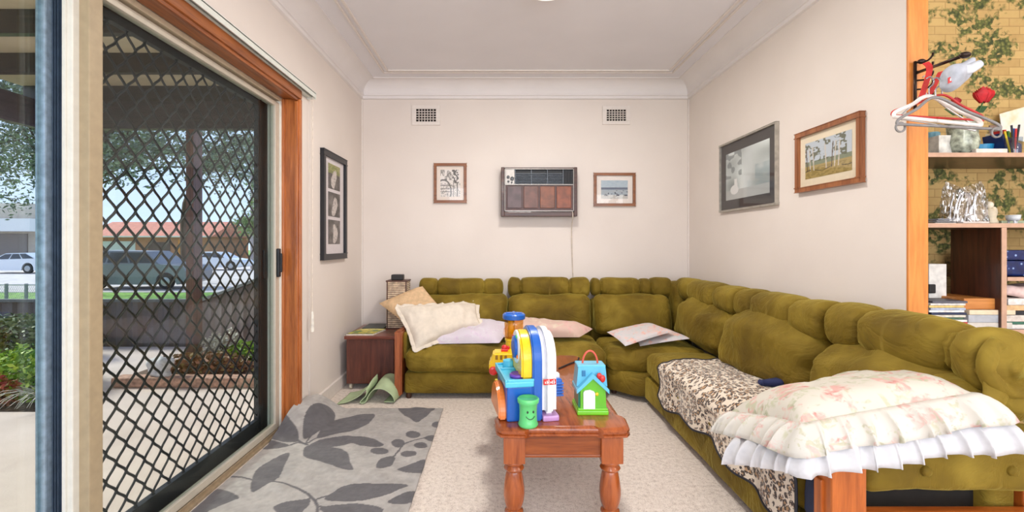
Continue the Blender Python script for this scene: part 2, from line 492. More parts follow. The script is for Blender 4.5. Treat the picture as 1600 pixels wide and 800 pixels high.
# cornice: cove swept round the room, with a double bead under it
def cornice(name, ax):
    prof = []
    for i in range(13):
        a = i/12*math.pi/2; prof.append((.135*(1-math.cos(a)), H-.13*math.sin(a)+0))
    prof = [(.15, H+.02), (.15, H-.006), (.135, H-.006)]
    for i in range(1, 12):
        a = i/11*math.pi/2; prof.append((.135-(.135-.022)*math.sin(a), H-.105+(.099)*math.cos(a)))
    prof += [(.022, 2.636), (.028, 2.632), (.028, 2.622), (.018, 2.618), (.014, 2.606), (.02, 2.602), (.02, 2.592), (.008, 2.588), (-.02, 2.588), (-.02, H+.02)]
    def pt(d, z, e):
        if ax == 'back': return Vector((XL-.02 if e == 0 else XR+.02, D-d, z))
        if ax == 'left': return Vector((XL+d, -2.5 if e == 0 else D+.02, z))
        return Vector((XR-d, 2.0 if e == 0 else D+.02, z))
    bm = BM(); a = [bm.verts.new(pt(d, z, 0)) for d, z in prof]; b = [bm.verts.new(pt(d, z, 1)) for d, z in prof]
    n = len(prof)
    for i in range(n): bm.faces.new((a[i], a[(i+1)%n], b[(i+1)%n], b[i]))
    bm.faces.new(a); bm.faces.new(b); bmesh.ops.recalc_face_normals(bm, faces=bm.faces)
    o = struct(name, bm, TRIMW if 0 else CORN, smooth=True); o.data.set_sharp_from_angle(angle=R(35))
CORN = plain((232, 226, 224), .75, name='cornice_paint', var=.012, scale=3)
cornice('trim_3', 'back'); cornice('trim_4', 'left'); cornice('trim_5', 'right')
# skirting
def skirt(name, x0, x1, y0, y1):
    bm = BM(); box(bm, x0, x1, y0, y1, 0, .1, .006); struct(name, bm, TRIMW)
skirt('baseboard_left', XL-.01, XL+.018, RY+.07, D); skirt('baseboard_back', XL, XR, D-.018, D+.01); skirt('baseboard_right', XR-.018, XR+.01, 2.08, D)
# orange timber jamb of the dining room opening
bm = BM(); box(bm, XR-.001, XR+.088, 2.03, 2.042, 0, H, .003); struct('trim_6', bm, wood((196,112,38), (226,146,66), 2, .4))
# thin wall joint beads beside the door and in the corners
struct('trim_7', bx(XL-.002, XL+.006, 3.155, 3.17, .1, 2.2, .002), TRIMW)
struct('trim_8', bx(XL-.002, XL+.012, D-.014, D, .1, 2.59, .003), TRIMW)
struct('trim_9', bx(XR-.012, XR+.002, D-.014, D, .1, 2.59, .003), TRIMW)

# ---------------------------------------------------------------- sliding door in the left wall
fr = thing('door_1', 'wide aluminium sliding door with orange timber reveal in the left wall', 'door', (-1.42, 1.5, 0)); fr['kind'] = 'structure'
del fr['label']; del fr['category']
bm = BM(); Z0 = 2.14
box(bm, -1.40, XL+.001, .0, RY+.02, Z0, Z0+.036, .004); box(bm, XL-.002, XL+.03, .0, RY+.03, Z0+.003, Z0+.062, .008)
box(bm, XL-.004, XL+.018, .0, RY+.0, Z0-.014, Z0+.006, .005)
obj('architrave_head', bm, BRNX, fr)
bm = BM(); box(bm, -1.40, XL+.03, RY, RY+.03, .0, Z0, .006); box(bm, XL-.004, XL+.018, RY-.014, RY+.005, 0, Z0-.016, .005)
box(bm, -1.405, -1.385, RY-.012, RY+.005, 0, Z0-.002, .004)
obj('architrave_jamb', bm, wood((150,80,34), (196,116,58), 2, .35), fr)
# beige timber head and sill lining, white aluminium frame
bm = BM(); box(bm, -1.47, -1.40, .0, RY, 2.115, 2.14, .003); obj('head_lining', bm, BEIGEP, fr)
bm = BM()
box(bm, -1.56, -1.475, .0, RY, 2.095, 2.14, .003); box(bm, -1.47, -1.462, .0, RY, 2.09, 2.115, .002); box(bm, -1.445, -1.44, .0, RY, 2.09, 2.115, .001)
obj('frame_head', bm, WHITEP, fr)
bm = BM(); box(bm, -1.56, -1.40, RY-.03, RY+.02, 0, 2.12, .003); box(bm, -1.47, -1.462, RY-.045, RY-.03, 0, 2.1, .002); obj('frame_jamb', bm, WHITEP, fr)
bm = BM(); box(bm, -1.56, -1.385, .0, RY, -.08, .012, .003)
for x, h in ((-1.40,.03), (-1.432,.026), (-1.465,.03), (-1.50,.024), (-1.54,.02)): box(bm, x-.003, x+.003, .0, RY, .01, h, .001)
obj('sill_track', bm, plain((168,150,124), .35, .3, var=.06), fr)
# glass sliding leaf
leaf = obj('glass_leaf', None, GLASS, fr)
bm = BM(); box(bm, -1.423, -1.417, 1.62, 2.87, .07, 2.075); obj('pane', bm, GLASS, leaf)
bm = BM(); box(bm, -1.436, -1.405, 2.865, 2.92, .03, 2.1, .004); box(bm, -1.436, -1.405, 1.6, 2.87, 2.072, 2.1, .003); box(bm, -1.436, -1.405, 1.6, 2.87, .03, .068, .003)
obj('leaf_frame', bm, plain((206,198,182), .4, .2, var=.02), leaf)
bm = BM(); box(bm, -1.43, -1.39, 1.545, 1.60, .012, 2.14, .004); obj('meeting_stile', bm, plain((172,154,124), .5, var=.03), leaf)
bm = BM(); box(bm, -1.404, -1.385, 2.872, 2.90, .99, 1.17, .006); box(bm, -1.39, -1.372, 2.878, 2.893, 1.02, 1.14, .005); obj('handle', bm, BLACKM, leaf)
bm = BM(); box(bm, -1.46, -1.424, 1.52, 1.56, .01, 2.14, .004); box(bm, -1.452, -1.440, 1.512, 1.53, .01, 2.14, .002); obj('fixed_stile', bm, WHITEP, fr)
bm = BM(); box(bm, -1.499, -1.461, 1.53, 1.57, .01, 2.14, .002)
for x in (-1.492, -1.484, -1.474): box(bm, x-.0015, x+.0015, 1.522, 1.532, .01, 2.14)
obj('weather_seal', bm, plain((52,66,84), .5, var=.1), fr)
bm = BM(); box(bm, -1.528, -1.50, 1.505, 1.55, -.08, 2.14, .005); box(bm, -1.526, -1.519, 1.498, 1.51, -.08, 2.14, .002); obj('outer_stile', bm, plain((150,170,188), .35, .35, var=.1, scale=40), fr)
bm = BM(); box(bm, -1.513, -1.508, .1, 1.51, .03, 2.1); obj('fixed_pane', bm, GLASS, fr)
# security screen leaf: black frame with expanded diamond grille
scr = thing('security_screen', 'black diamond mesh security screen leaf in the sliding door', 'security screen', (-1.5, 2.2, .02))
bm = BM(); yA, yB, zA, zB = 1.60, 2.925, .03, 2.112
box(bm, -1.515, -1.483, yA, yA+.05, zA, zB, .003); box(bm, -1.515, -1.483, yB-.11, yB, zA, zB, .003)
box(bm, -1.515, -1.483, yA+.05, yB-.11, zB-.055, zB, .003); box(bm, -1.515, -1.483, yA+.05, yB-.11, zA, zA+.085, .003)
box(bm, -1.483, -1.478, yB-.10, yB-.085, zA, zB, .001)
obj('screen_frame', bm, BLACKM, scr)
bm = BM(); p, q = .0475, .055; y0 = 1.734; z0 = 1.388
def strand(k, x):
    pts = []; zz = []
    j0 = int((zA-z0)/q)-1; j1 = int((zB-z0)/q)+1
    for j in range(j0, j1):
        for i in range(6):
            t = i/6; z = z0+(j+t)*q
            s = (1-math.cos(math.pi*t))/2
            s = .35*t+.65*s
            a = s if (j % 2 == 0) else 1-s
            y = y0+k*p+(a)*p
            if zA+.07 < z < zB-.05 and yA+.04 < y < yB-.1: pts.append((x, y, z))
            else:
                if len(pts) > 2: tube(bm, pts, .0052, 6)
                pts = []
    if len(pts) > 2: tube(bm, pts, .0052, 6)
for k in range(-4, 25):
    def mk(k, flip): pass
for k in range(-4, 26, 1):
    x = -1.497-(.0)
    if k % 2 == 0:
        strand(k, x)
    else:
        # mirrored zig-zag meeting its neighbour at the nodes
        pts = []
        j0 = int((zA-z0)/q)-1; j1 = int((zB-z0)/q)+1
        for j in range(j0, j1):
            for i in range(6):
                t = i/6; z = z0+(j+t)*q; s = .35*t+.65*(1-math.cos(math.pi*t))/2
                a = 1-s if (j % 2 == 0) else s
                y = y0+k*p+a*p
                if zA+.07 < z < zB-.05 and yA+.04 < y < yB-.1: pts.append((x, y, z))
                else:
                    if len(pts) > 2: tube(bm, pts, .0052, 6)
                    pts = []
        if len(pts) > 2: tube(bm, pts, .0052, 6)
obj('diamond_grille', bm, BLACKM, scr)
bm = BM(); box(bm, -1.483, -1.47, yB-.07, yB-.03, .98, 1.16, .004); obj('latch', bm, BLACKM, scr)
# blind track over the door and its cord
t_ = thing('blind_track', 'white blind headrail above the timber door head', 'blind', (-1.27, 1.6, 2.2))
bm = BM(); box(bm, XL, -1.285, -.5, 3.12, 2.21, 2.226, .002); box(bm, -1.29, -1.25, -.5, 3.12, 2.222, 2.234, .002); box(bm, -1.256, -1.25, -.5, 3.12, 2.196, 2.23, .001)
box(bm, XL, -1.279, -.5, 3.115, 2.198, 2.207, .001); obj('headrail', bm, plain((222,226,218), .35, .1, var=.02), t_)
bm = BM(); box(bm, -1.285, -1.262, -.5, 3.115, 2.206, 2.214, .001); obj('inner_channel', bm, plain((120,126,122), .5), t_)
bm = BM(); box(bm, XL, -1.25, 3.115, 3.125, 2.19, 2.236, .002); obj('end_bracket', bm, WHITEP, t_)
c = obj('cord', tube(BM(), [(-1.265,3.1,2.2), (-1.268,3.102,1.6), (-1.27,3.105,.72)], .0025, 6), plain((226,214,200), .6), t_)
bm = BM(); lathe(bm, [(.004,.74), (.009,.73), (.012,.62), (.011,.6)][::-1], (-1.27,3.105,0), 12); obj('cord_weight', bm, plain((238,232,220), .35), c)
bm = BM(); box(bm, XL, XL+.006, 3.03, 3.14, .1, 2.19, .002)
struct('trim_10', bm, WALL)

# ---------------------------------------------------------------- patio
def concrete():
    m = NT('patio_concrete'); v = m.co(); n = m.noise(v, 3, 4); n2 = m.noise(v, 90, 3)
    m.base(m.mix(m.math('MULTIPLY', n2, .3), m.ramp(n, [(.3,(204,184,172)), (.7,(222,203,192))]), (186,168,156))); m.set(Roughness=.85); m.bump(n2, .3, .004); return m.m
CONC = concrete()
pts = [(-1.56,-3), (-1.56,5.75), (-5.35,5.75), (-3.35,3.52), (-9,3.5), (-9,-3)]
bm = BM(); prism(bm, [Vector((x, y, -.14)) for x, y in pts], (0,0,.04)); struct('floor_patio', bm, CONC)
GRASS = plain((120,160,70), .9, name='lawn', var=.3, scale=6)
struct('ground', bx(-150, -1.56, -20, 150, -1.2, -.9), GRASS)
struct('garden_bed', bx(-9.5, -1.7, 3.2, 9.6, -.6, -.145), plain((104,84,66), .95, var=.3, bump=.5))
struct('road', bx(-140, -2, 19.6, 44, -.9, -.88), plain((206,196,192), .9, var=.06, scale=2))
struct('verge', bx(-140, -2, 44, 48, -.9, -.86), GRASS)
# roof over the patio
struct('patio_ceiling', bx(-5.1, -1.56, -2, 5.1, 2.89, 2.93), plain((206,190,160), .7, var=.05, scale=4))
DKW = wood((40,32,30), (66,52,46), 0, .6)
RB = []
for i, y in enumerate((4.02, 3.27, 2.52, 1.77, 1.02, .27)):
    o = obj('rafter', bx(-5.1, -1.56, y, y+.06, 2.715, 2.889, .004), DKW)
    tag(o, ['dark rafter nearest the outer beam of the patio roof', 'second dark patio rafter in from the outer beam', 'third dark patio rafter in from the outer beam', 'fourth dark patio rafter in from the outer beam', 'fifth dark patio rafter in from the outer beam', 'dark patio rafter closest to the camera'][i], 'rafter', 'dark rafters of the patio roof')
tag(obj('beam', bx(-4.94, -1.56, 4.82, 4.92, 2.42, 2.714, .006), wood((48,40,44), (76,62,62), 0, .6)), 'deep dark beam across the far end of the patio roof, on the post', 'beam')
tag(obj('fascia_board', bx(-5.08, -1.56, 4.86, 4.91, 2.7145, 2.889, .004), DKW), 'dark fascia board sitting on the far patio beam', 'fascia')
tag(obj('beam', bx(-4.94, -4.84, -2, 4.815, 2.42, 2.714, .006), wood((62,48,56), (86,68,74), 1, .6)), 'dark side beam along the outer edge of the patio roof', 'beam')
bm = BM(); box(bm, -3.32, -3.24, 4.83, 4.98, -.1, 2.419, .004); o = obj('patio_post', bm, wood((88,58,50), (122,84,70), 2, .6)); tag(o, 'brown timber post holding up the far beam of the patio', 'post')
# corrugated steel fences
def fence(name, label, a, b, za, zb, zt0, zt1, col):
    a = Vector(a); b = Vector(b); L = (b-a).length; t = (b-a)/L; nrm = Vector((-t.y, t.x, 0)); root = thing(name, label, 'fence', (a.x, a.y, za))
    prof = []; s = 0
    while s < L:
        for ds, d in ((0,0), (.035,.03), (.10,.03), (.135,0)):
            if s+ds < L: prof.append((s+ds, d))
        s += .2
    prof.append((L, 0)); bm = BM(); rows = []
    for s, d in prof:
        k = s/L; q = a+t*s+nrm*d
        rows.append([bm.verts.new((q.x, q.y, za+(zb-za)*k)), bm.verts.new((q.x, q.y, zt0+(zt1-zt0)*k))])
    for u, v in zip(rows, rows[1:]): bm.faces.new((u[0], v[0], v[1], u[1]))
    o = obj('sheet', bm, col, root); md = o.modifiers.new('t', 'SOLIDIFY'); md.thickness = .01
    bm = BM()
    q = [a-nrm*.03, b-nrm*.03, b+nrm*.04, a+nrm*.04]
    prism(bm, [Vector((q[i].x, q[i].y, (zt0 if i in (0,3) else zt1))) for i in range(4)], (0,0,.035)); obj('top_rail', bm, plain((112,112,110), .5, .2), root)
FEN = plain((112,102,100), .6, name='grey_steel', var=.04)
fence('steel_fence', 'low dark grey corrugated steel fence behind the patio', (-12, 5.8, 0), (-3.82, 5.8, 0), -.6, -.14, .46, .46, FEN)
fence('steel_fence', 'taller corrugated steel side fence beyond the patio post', (-3.78, 5.78, 0), (-2.0, 4.95, 0), -.14, -.14, .46, 1.02, plain((124,110,106), .6, name='grey_steel', var=.04))
# plants
def leafy(name, parent, c, rad, n, size, mat, seed=1, shell=.55, aspect=2.2, droop=.0):
    rnd = random.Random(seed); vs = []; fs = []; off = rootloc(parent) if parent else Vector()
    for i in range(n):
        d = Vector((rnd.gauss(0,1), rnd.gauss(0,1), rnd.gauss(0,1))).normalized(); r = shell+(1-shell)*rnd.random()
        lump = 1+.28*noise.noise(d*2.3+Vector((seed,0,0)))
        p = Vector((d.x*rad[0], d.y*rad[1], d.z*rad[2]))*r*lump+Vector(c)-off
        a = Vector((rnd.gauss(0,1), rnd.gauss(0,1), rnd.gauss(0,.6)-droop)).normalized(); b = a.cross(Vector((rnd.gauss(0,1), rnd.gauss(0,1), rnd.gauss(0,1)))).normalized()
        s = size*(.6+.8*rnd.random()); k = len(vs)
        vs += [p-a*s*.5, p+b*s/aspect*.5, p+a*s*.5, p-b*s/aspect*.5]; fs.append((k, k+1, k+2, k+3))
    me = bpy.data.meshes.new(name); me.from_pydata([tuple(v) for v in vs], [], fs); me.materials.append(mat)
    o = bpy.data.objects.new(name, me); COL.objects.link(o)
    if parent: o.parent = parent
    return o
def leafmat(a, b, c, name='leaf'):
    m = NT(name); v = m.co(); n = m.n('ShaderNodeTexWhiteNoise'); g = m.n('ShaderNodeNewGeometry')
    m.l(g.outputs['Random Per Island'], n.inputs[0]); n.noise_dimensions = '1D'; m.l(g.outputs['Random Per Island'], n.inputs['W'])
    m.base(m.ramp(n.outputs['Value'], [(0, a), (.5, b), (1, c)])); m.set(Roughness=.6)
    m.b.inputs['Transmission Weight'].default_value = 0; m.b.inputs['Subsurface Weight'].default_value = 0; return m.m
LG = leafmat((70,120,30), (140,180,50), (200,220,90)); LD = leafmat((60,80,40), (104,120,70), (150,156,110)); LR = leafmat((150,60,50), (190,90,70), (140,150,60)); LT = leafmat((84,96,80), (120,132,108), (168,176,146)); LP = leafmat((190,190,170), (210,205,190), (170,160,140)); LK = leafmat((110,74,56), (160,110,84), (130,120,60))
STEM = plain((90,72,56), .8)
def bush(label, c, rad, n, size, mat, seed, z0=-.14, name='garden_shrub', group=None, **k):
    root = thing(name, label, 'shrub', (c[0], c[1], z0), group)
    leafy('foliage', root, c, rad, n, size, mat, seed, **k)
    bm = BM(); rnd = random.Random(seed)
    for i in range(5):
        e = Vector(c)+Vector((rnd.uniform(-.6,.6)*rad[0], rnd.uniform(-.6,.6)*rad[1], rad[2]*.3))
        tube(bm, smooth_path([(c[0]+rnd.uniform(-.05,.05), c[1]+rnd.uniform(-.05,.05), z0), (Vector(c)+e)/2-Vector((0,0,.1)), e], 4), .008, 5)
    obj('stems', bm, STEM, root); return root
bush('grey green shrub against the low fence, left of the door frame', (-5.35, 5.15, .12), (.62,.35,.3), 2600, .06, LD, 3)
bush('bright lime green bush at the edge of the patio slab', (-4.2, 4.1, .02), (.5,.4,.28), 3200, .055, LG, 4)
bush('small reddish plant at the far left of the patio edge', (-4.12, 3.74, -.02), (.16,.12,.14), 500, .05, LR, 5)
# strappy plant: arching blades
def strappy(label, x, y, z, n, L, mat, seed):
    rnd = random.Random(seed); bm = BM()
    for i in range(n):
        a = rnd.uniform(0, 6.28); l = L*rnd.uniform(.7,1.1); d = Vector((math.cos(a), math.sin(a), 0)); s = Vector((-d.y, d.x, 0))*.008; pr = None
        for k in range(7):
            t = k/6; p = Vector((x,y,z))+d*l*t*.9+Vector((0,0,l*(1.3*t-1.05*t*t))); w_ = 1-t*.9
            cur = (bm.verts.new(p-s*w_), bm.verts.new(p+s*w_))
            if pr: bm.faces.new((pr[0], pr[1], cur[1], cur[0]))
            pr = cur
    o = obj('strappy_plant', bm, mat); tag(o, label, 'plant'); return o
strappy('strappy grass-like plant with pale arching blades beside the patio edge', -3.72, 3.78, -.145, 70, .42, LP, 5)
bush('cream-flecked shrub behind the patio post', (-3.0, 4.98, .05), (.26,.16,.2), 900, .05, LP, 8)
bush('yellow-green shrub in the bed by the side fence', (-2.62, 4.75, .02), (.3,.14,.16), 900, .055, LG, 9)
bush('rusty brown low plant spilling over the bed edging', (-2.85, 4.45, -.0), (.5,.2,.14), 1500, .06, LK, 10)
bm = BM(); box(bm, -3.5, -2.1, 4.1, 4.24, -.1, -.01, .02); tag(obj('bed_edging', bm, plain((172,132,110), .8, var=.2, bump=.4)), 'terracotta block edging along the planted bed by the post', 'garden edging')
struct('bed_soil', bx(-3.45, -1.7, 4.242, 4.8, -.1, -.03), plain((96,74,60), .95, var=.3, bump=.5))
# garden statue: small reclining pale stone animal -> rounded stone
bm = rbox(-3.1, 4.17, .075, .1, .05, .09, .045, wob=.03, ws=12, seed=4, fn=lambda p: Vector((p.x, p.y, p.z-.12*max(0, abs(p.x+3.1)-.03))))
tag(obj('garden_stone', bm, plain((196,192,190), .8, var=.15, bump=.3, scale=18), smooth=True), 'pale grey stone ornament on the bed edging by the post', 'ornament')
# trees
def tree(label, x, y, base, c, rad, n, size, mat, seed, trunk=.16, lumps=6):
    root = thing('garden_tree', label, 'tree', (x, y, base)); rnd = random.Random(seed); bm = BM(); parts = []
    tube(bm, smooth_path([(x,y,base), (x+.02,y,base+(c[2]-base)*.6), ((x+c[0])/2,c[1],c[2]-rad[2]*.3), (c[0],c[1],c[2])], 4), [trunk*(1-.5*i/12) for i in range(13)], 8)
    vs = []; me = None
    ends = []
    for i in range(lumps*3):
        d = Vector((rnd.uniform(-1,1)*rad[0], rnd.uniform(-1,1)*rad[1], rnd.uniform(-.7,.9)*rad[2]))
        e = Vector(c)+d*.85; ends.append(e); m_ = Vector((x,y,c[2]-rad[2]*.6)).lerp(e, .5)+Vector((0,0,.2))
        tube(bm, smooth_path([(x+.05,y,c[2]-rad[2]*.9), m_, e], 4), [.07-.06*k/8 for k in range(9)], 5)
    obj('trunk', bm, STEM, root)
    vs = []; fs = []; off = rootloc(root)
    for i in range(n):
        e = ends[rnd.randrange(len(ends))]; d = Vector((rnd.gauss(0,1)*rad[0]*.24, rnd.gauss(0,1)*rad[1]*.24, rnd.gauss(0,1)*rad[2]*.11)); p = e+d-off
        a = Vector((rnd.gauss(0,1), rnd.gauss(0,1), rnd.gauss(0,.7)-.3)).normalized(); b = a.cross(Vector((rnd.gauss(0,1), rnd.gauss(0,1), rnd.gauss(0,1)))).normalized(); s = size*(.5+rnd.random()); k = len(vs)
        vs += [p-a*s*.5, p+b*s*.2, p+a*s*.5, p-b*s*.2]; fs.append((k,k+1,k+2,k+3))
    me = bpy.data.meshes.new('foliage'); me.from_pydata([tuple(v) for v in vs], [], fs); me.materials.append(mat)
    o = bpy.data.objects.new('foliage', me); COL.objects.link(o); o.parent = root
tree('large spreading gum tree seen through the left half of the screen', -18.6, 19.2, -.9, (-16.6,19.2,6.6), (5.6,2.6,4.0), 30000, .20, LT, 2, lumps=13)
tree('sparse tree seen at the far left beside the door frame', -22.5, 15.4, -.9, (-19.6,15.4,4.3), (3.4,1.8,2.6), 9000, .15, LT, 6, lumps=9)
tree('thin-leaved tree seen right of the patio post', -16.75, 24.3, -.9, (-13.6,24.3,6.2), (2.4,1.6,1.8), 3600, .2, LT, 12)
tree('dense green tree at the right edge of the screen', -14.8, 31, -.9, (-15.4,31,3.6), (1.5,1.5,2.6), 7000, .25, leafmat((90,120,70),(130,160,96),(170,190,130)), 15)
# houses
def house(label, x0, x1, y, zr, ze, wallc, roofc, wins, gable=False):
    root = thing('house', label, 'house', ((x0+x1)/2, y, -.9))
    obj('walls', bx(x0, x1, y, y+8, -.9, ze), plain(wallc, .8, var=.05, scale=3), root)
    bm = BM(); prism(bm, [Vector((x0-.5, y-.6, ze)), Vector((x0-.5, y+4, zr)), Vector((x0-.5, y+8.6, ze))], (x1-x0+1, 0, 0)); obj('roof', bm, plain(roofc, .8, var=.08, scale=3), root)
    obj('gutter', bx(x0-.5, x1+.5, y-.7, y-.58, ze-.06, ze+.1), WHITEP, root)
    for (a, b, c, d, col) in wins: obj('window', bx(a, b, y-.05, y+.02, c, d), plain(col, .4, var=.05), root)
    return root
house('brick bungalow with a terracotta tiled roof across the street', -47, -33, 52, 3.9, 2.0, (186,128,98), (208,128,104), [(-45.5,-41.5,-.7,1.5,(210,214,218)), (-40,-37.5,-.4,1.4,(90,70,70)), (-36.6,-34.4,-.9,1.7,(222,140,60))])
house('beige house with a shaded carport right of the post', -32.4, -20, 60, 3.6, 2.2, (196,172,150), (214,190,170), [(-31,-27,-.6,1.8,(110,96,92)), (-25,-22,-.4,1.5,(150,130,120))])
r_ = thing('house', 'modern beige rendered house with a white balcony band at far left', 'house', (-46, 40, -.9))
obj('walls', bx(-60, -40.8, 41, 42.4, -.9, 4.3), plain((196,182,166), .8, var=.04, scale=2), r_)
obj('balcony', bx(-60, -40.6, 39.4, 41, 2.3, 3.4), plain((240,238,234), .6, var=.02), r_)
obj('upper_storey', bx(-60, -42.8, 41.4, 42.4, 4.3, 4.9), plain((226,214,198), .8, var=.04), r_)
obj('garage_opening', bx(-60, -42.4, 40.9, 41.0, -.9, 2.1), plain((132,122,116), .7, var=.1), r_)
# power pole
tag(obj('power_pole', tube(BM(), [(-20.6,38,-.9), (-20.6,38,9)], .12, 8), plain((160,150,150), .8)), 'slim pale power pole across the street', 'pole')
# cars
def car(label, x, y, z, L, Hh, W, body, suv=False, name='parked_car', flip=1):
    root = thing(name, label, 'car', (x, y, z)); s = L/4.5; h = Hh
    if suv: prof = [(-2.2,.35), (-2.25,.75), (-2.1,1.0), (-1.1,1.08), (-.95,1.1), (2.1,1.08), (2.22,.9), (2.25,.4), (2.1,.3)]; cab = [(-1.15,1.06), (-.45,1.62), (1.7,1.66), (2.12,1.08)]
    else: prof = [(-2.2,.3), (-2.25,.6), (-2.0,.78), (-1.1,.92), (1.6,1.0), (2.15,.95), (2.25,.55), (2.1,.25)]; cab = [(-1.15,.9), (-.35,1.36), (1.0,1.4), (2.0,.98)]
    k = h/(1.66 if suv else 1.4)
    arch = lambda cx_: [(cx_+.40*math.cos(a), .34+.40*math.sin(a)) for a in [math.pi*(i/10) for i in range(11)]]
    outline = prof+[(1.75,.22)]+arch(1.35)+[(.9,.22), (-.95,.22)]+arch(-1.4)+[(-1.85,.22)]
    bm = BM(); prism(bm, [Vector((x+flip*a*s, y-W/2, z+b*k)) for a, b in outline], (0, W, 0)); obj('body', bm, body, root)
    bm = BM()
    lo = [Vector((x+flip*a*s, y-W/2+.03, z+b*k)) for a, b in cab]; 
    a0 = []
    for sgn in (-1, 1):
        ring = []
        for i, (a, b) in enumerate(cab):
            inset = .03 if i in (0, 3) else .2
            ring.append(bm.verts.new((x+flip*a*s, y+sgn*(W/2-inset), z+b*k)))
        a0.append(ring)
    n = 4
    for i in range(n): bm.faces.new((a0[0][i], a0[0][(i+1)%n], a0[1][(i+1)%n], a0[1][i]))
    bm.faces.new(a0[0]); bm.faces.new(a0[1]); bmesh.ops.recalc_face_normals(bm, faces=bm.faces)
    obj('cabin', bm, body, root)
    def lerp2(a, b, t): return (a[0]+(b[0]-a[0])*t, a[1]+(b[1]-a[1])*t)
    for (u0, u1) in ((.06,.36), (.39,.66), (.69,.95)):
        def q(u, v):
            bot = lerp2(cab[0], cab[3], u); top = lerp2(cab[1], cab[2], u); pz = lerp2(bot, top, v)
            return Vector((x+flip*pz[0]*s, y-W/2+.03+(.17*v)-.012, z+pz[1]*k))
        bm = BM(); prism(bm, [q(u0,.12), q(u1,.12), q(u1,.88), q(u0,.88)], (0,.01,0)); obj('side_window', bm, plain((60,66,74), .15, var=.1), root)
    for wx in (-1.4, 1.35):
        bm = BM(); lathe(bm, [(.2,-.0), (.33,0), (.345,.05), (.345,.16), (.3,.2)], (x+flip*wx*s, y-W/2-.01, z+.345*k), 20, 'y'); wh = obj('wheel', bm, plain((34,34,36), .7), root)
        bm = BM(); lathe(bm, [(.05,-.03), (.2,-.015), (.22,.02), (.2,.05)], (x+flip*wx*s, y-W/2-.01, z+.345*k), 16, 'y'); obj('rim', bm, plain((170,172,176), .3, .8), wh)
    bm = BM(); box(bm, x+flip*2.26*s-.03, x+flip*2.26*s+.03, y-W/2+.05, y-W/2+.3, z+.62*k, z+.78*k, .01); obj('tail_light', bm, plain((190,60,50), .3), root)
    return root
car('dark grey four-wheel drive parked across the street', -16.6, 21.5, -.88, 5.0, 1.78, 1.9, plain((128,132,140), .3, .5, var=.05), True, flip=-1)
car('white hatchback parked on the street at the far left', -34.2, 32.6, -.88, 4.6, 1.45, 1.8, plain((236,238,242), .3, var=.02), name='hatchback_car')
car('white sedan parked far off right of the patio post', -22.4, 36.5, -.88, 4.6, 1.45, 1.8, plain((232,234,238), .3, var=.02), name='sedan_car', flip=-1)
# mesh fence with pale rail at far left
root = thing('mesh_fence', 'low wire mesh street fence with round posts at far left', 'fence', (-19, 16, -.9))
for px_ in (41, 72, 10): 
    q = P(px_, 460, 16.0); obj('post', tube(BM(), [(q.x,16,-.9), (q.x,16,-.2)], .05, 8), plain((150,148,150), .5, .4), root)
bm = BM(); q0, q1 = P(-30,460,16), P(78,460,16)
tube(bm, [(q0.x,16,-.24), (q1.x,16,-.24)], .02, 6)
x = q0.x
while x < q1.x:
    tube(bm, [(x,16,-.88), (x+.35,16,-.25)], .004, 4); tube(bm, [(x+.35,16,-.88), (x,16,-.25)], .004, 4); x += .07
obj('wire_mesh', bm, plain((176,174,178), .5, .4), root)
# ---------------------------------------------------------------- olive velvet sofa
SIL = dict(wob=.016, ws=5, crease=.010, cs=5)
def feet(root, pts, z=.045):
    for x, y in pts:
        bm = BM(); lathe(bm, [(.018,0), (.022,.01), (.02,z)], (x, y, 0), 12); obj('foot', bm, plain((70,40,26), .4), root)
bs = thing('sofa_section', 'olive green velvet two seat sofa section along the back wall, with a timber arm', 'sofa', (0.05, 3.9, 0))
obj('base', rbox(.055, 3.9, .122, .785, .385, .08, .02, (0,.006,0), 20, .006, 4, seed=1), VELVET, bs, True)
obj('back_board', rbox(.055, 4.235, .43, .785, .05, .26, .03, n=20, wob=.005, seed=2), VELVET, bs, True)
for i, (x0, x1) in enumerate(((-.725, .098), (.104, .84))):
    obj('seat_cushion', rbox((x0+x1)/2, 3.79, .295, (x1-x0)/2, .30, .085, .055, (.004,.012,.03), 26, seed=3+i, **SIL), VELVET, bs, True)
for i, (x0, x1) in enumerate(((-.725, .075), (.085, .82))):
    obj('back_cushion', rbox((x0+x1)/2, 4.09, .575, (x1-x0)/2, .10, .165, .06, (0,.05,.006), 26, seed=13+i, fn=lambda p: Vector((p.x, p.y+.12*(p.z-.5), p.z)), **SIL), VELVET, bs, True)
obj('headrest_roll', roll((-.735,4.23,.795), (.045,4.23,.795), .10, .088, [.17,.60], 1), VELVET, bs, True)
obj('headrest_roll', roll((.085,4.23,.80), (.845,4.23,.80), .10, .092, [.12,.57], 2), VELVET, bs, True)
bm = BM(); ap = [(-.80,3.49,.03), (-.80,3.49,.53), (-.80,4.15,.50), (-.80,4.15,.03)]
prism(bm, [Vector(p) for p in ap], (.055,0,0)); bmesh.ops.bevel(bm, geom=bm.edges[:], offset=.01, segments=2, affect='EDGES')
obj('arm_panel', bm, wood((120,58,28), (178,98,54), 2, .35), bs)
obj('arm_pad', rbox(-.735, 3.86, .40, .012, .30, .10, .011, n=16, wob=.002), VELVET, bs, True)
feet(bs, [(-.70,3.55), (.1,3.55), (.78,3.6)], .05)
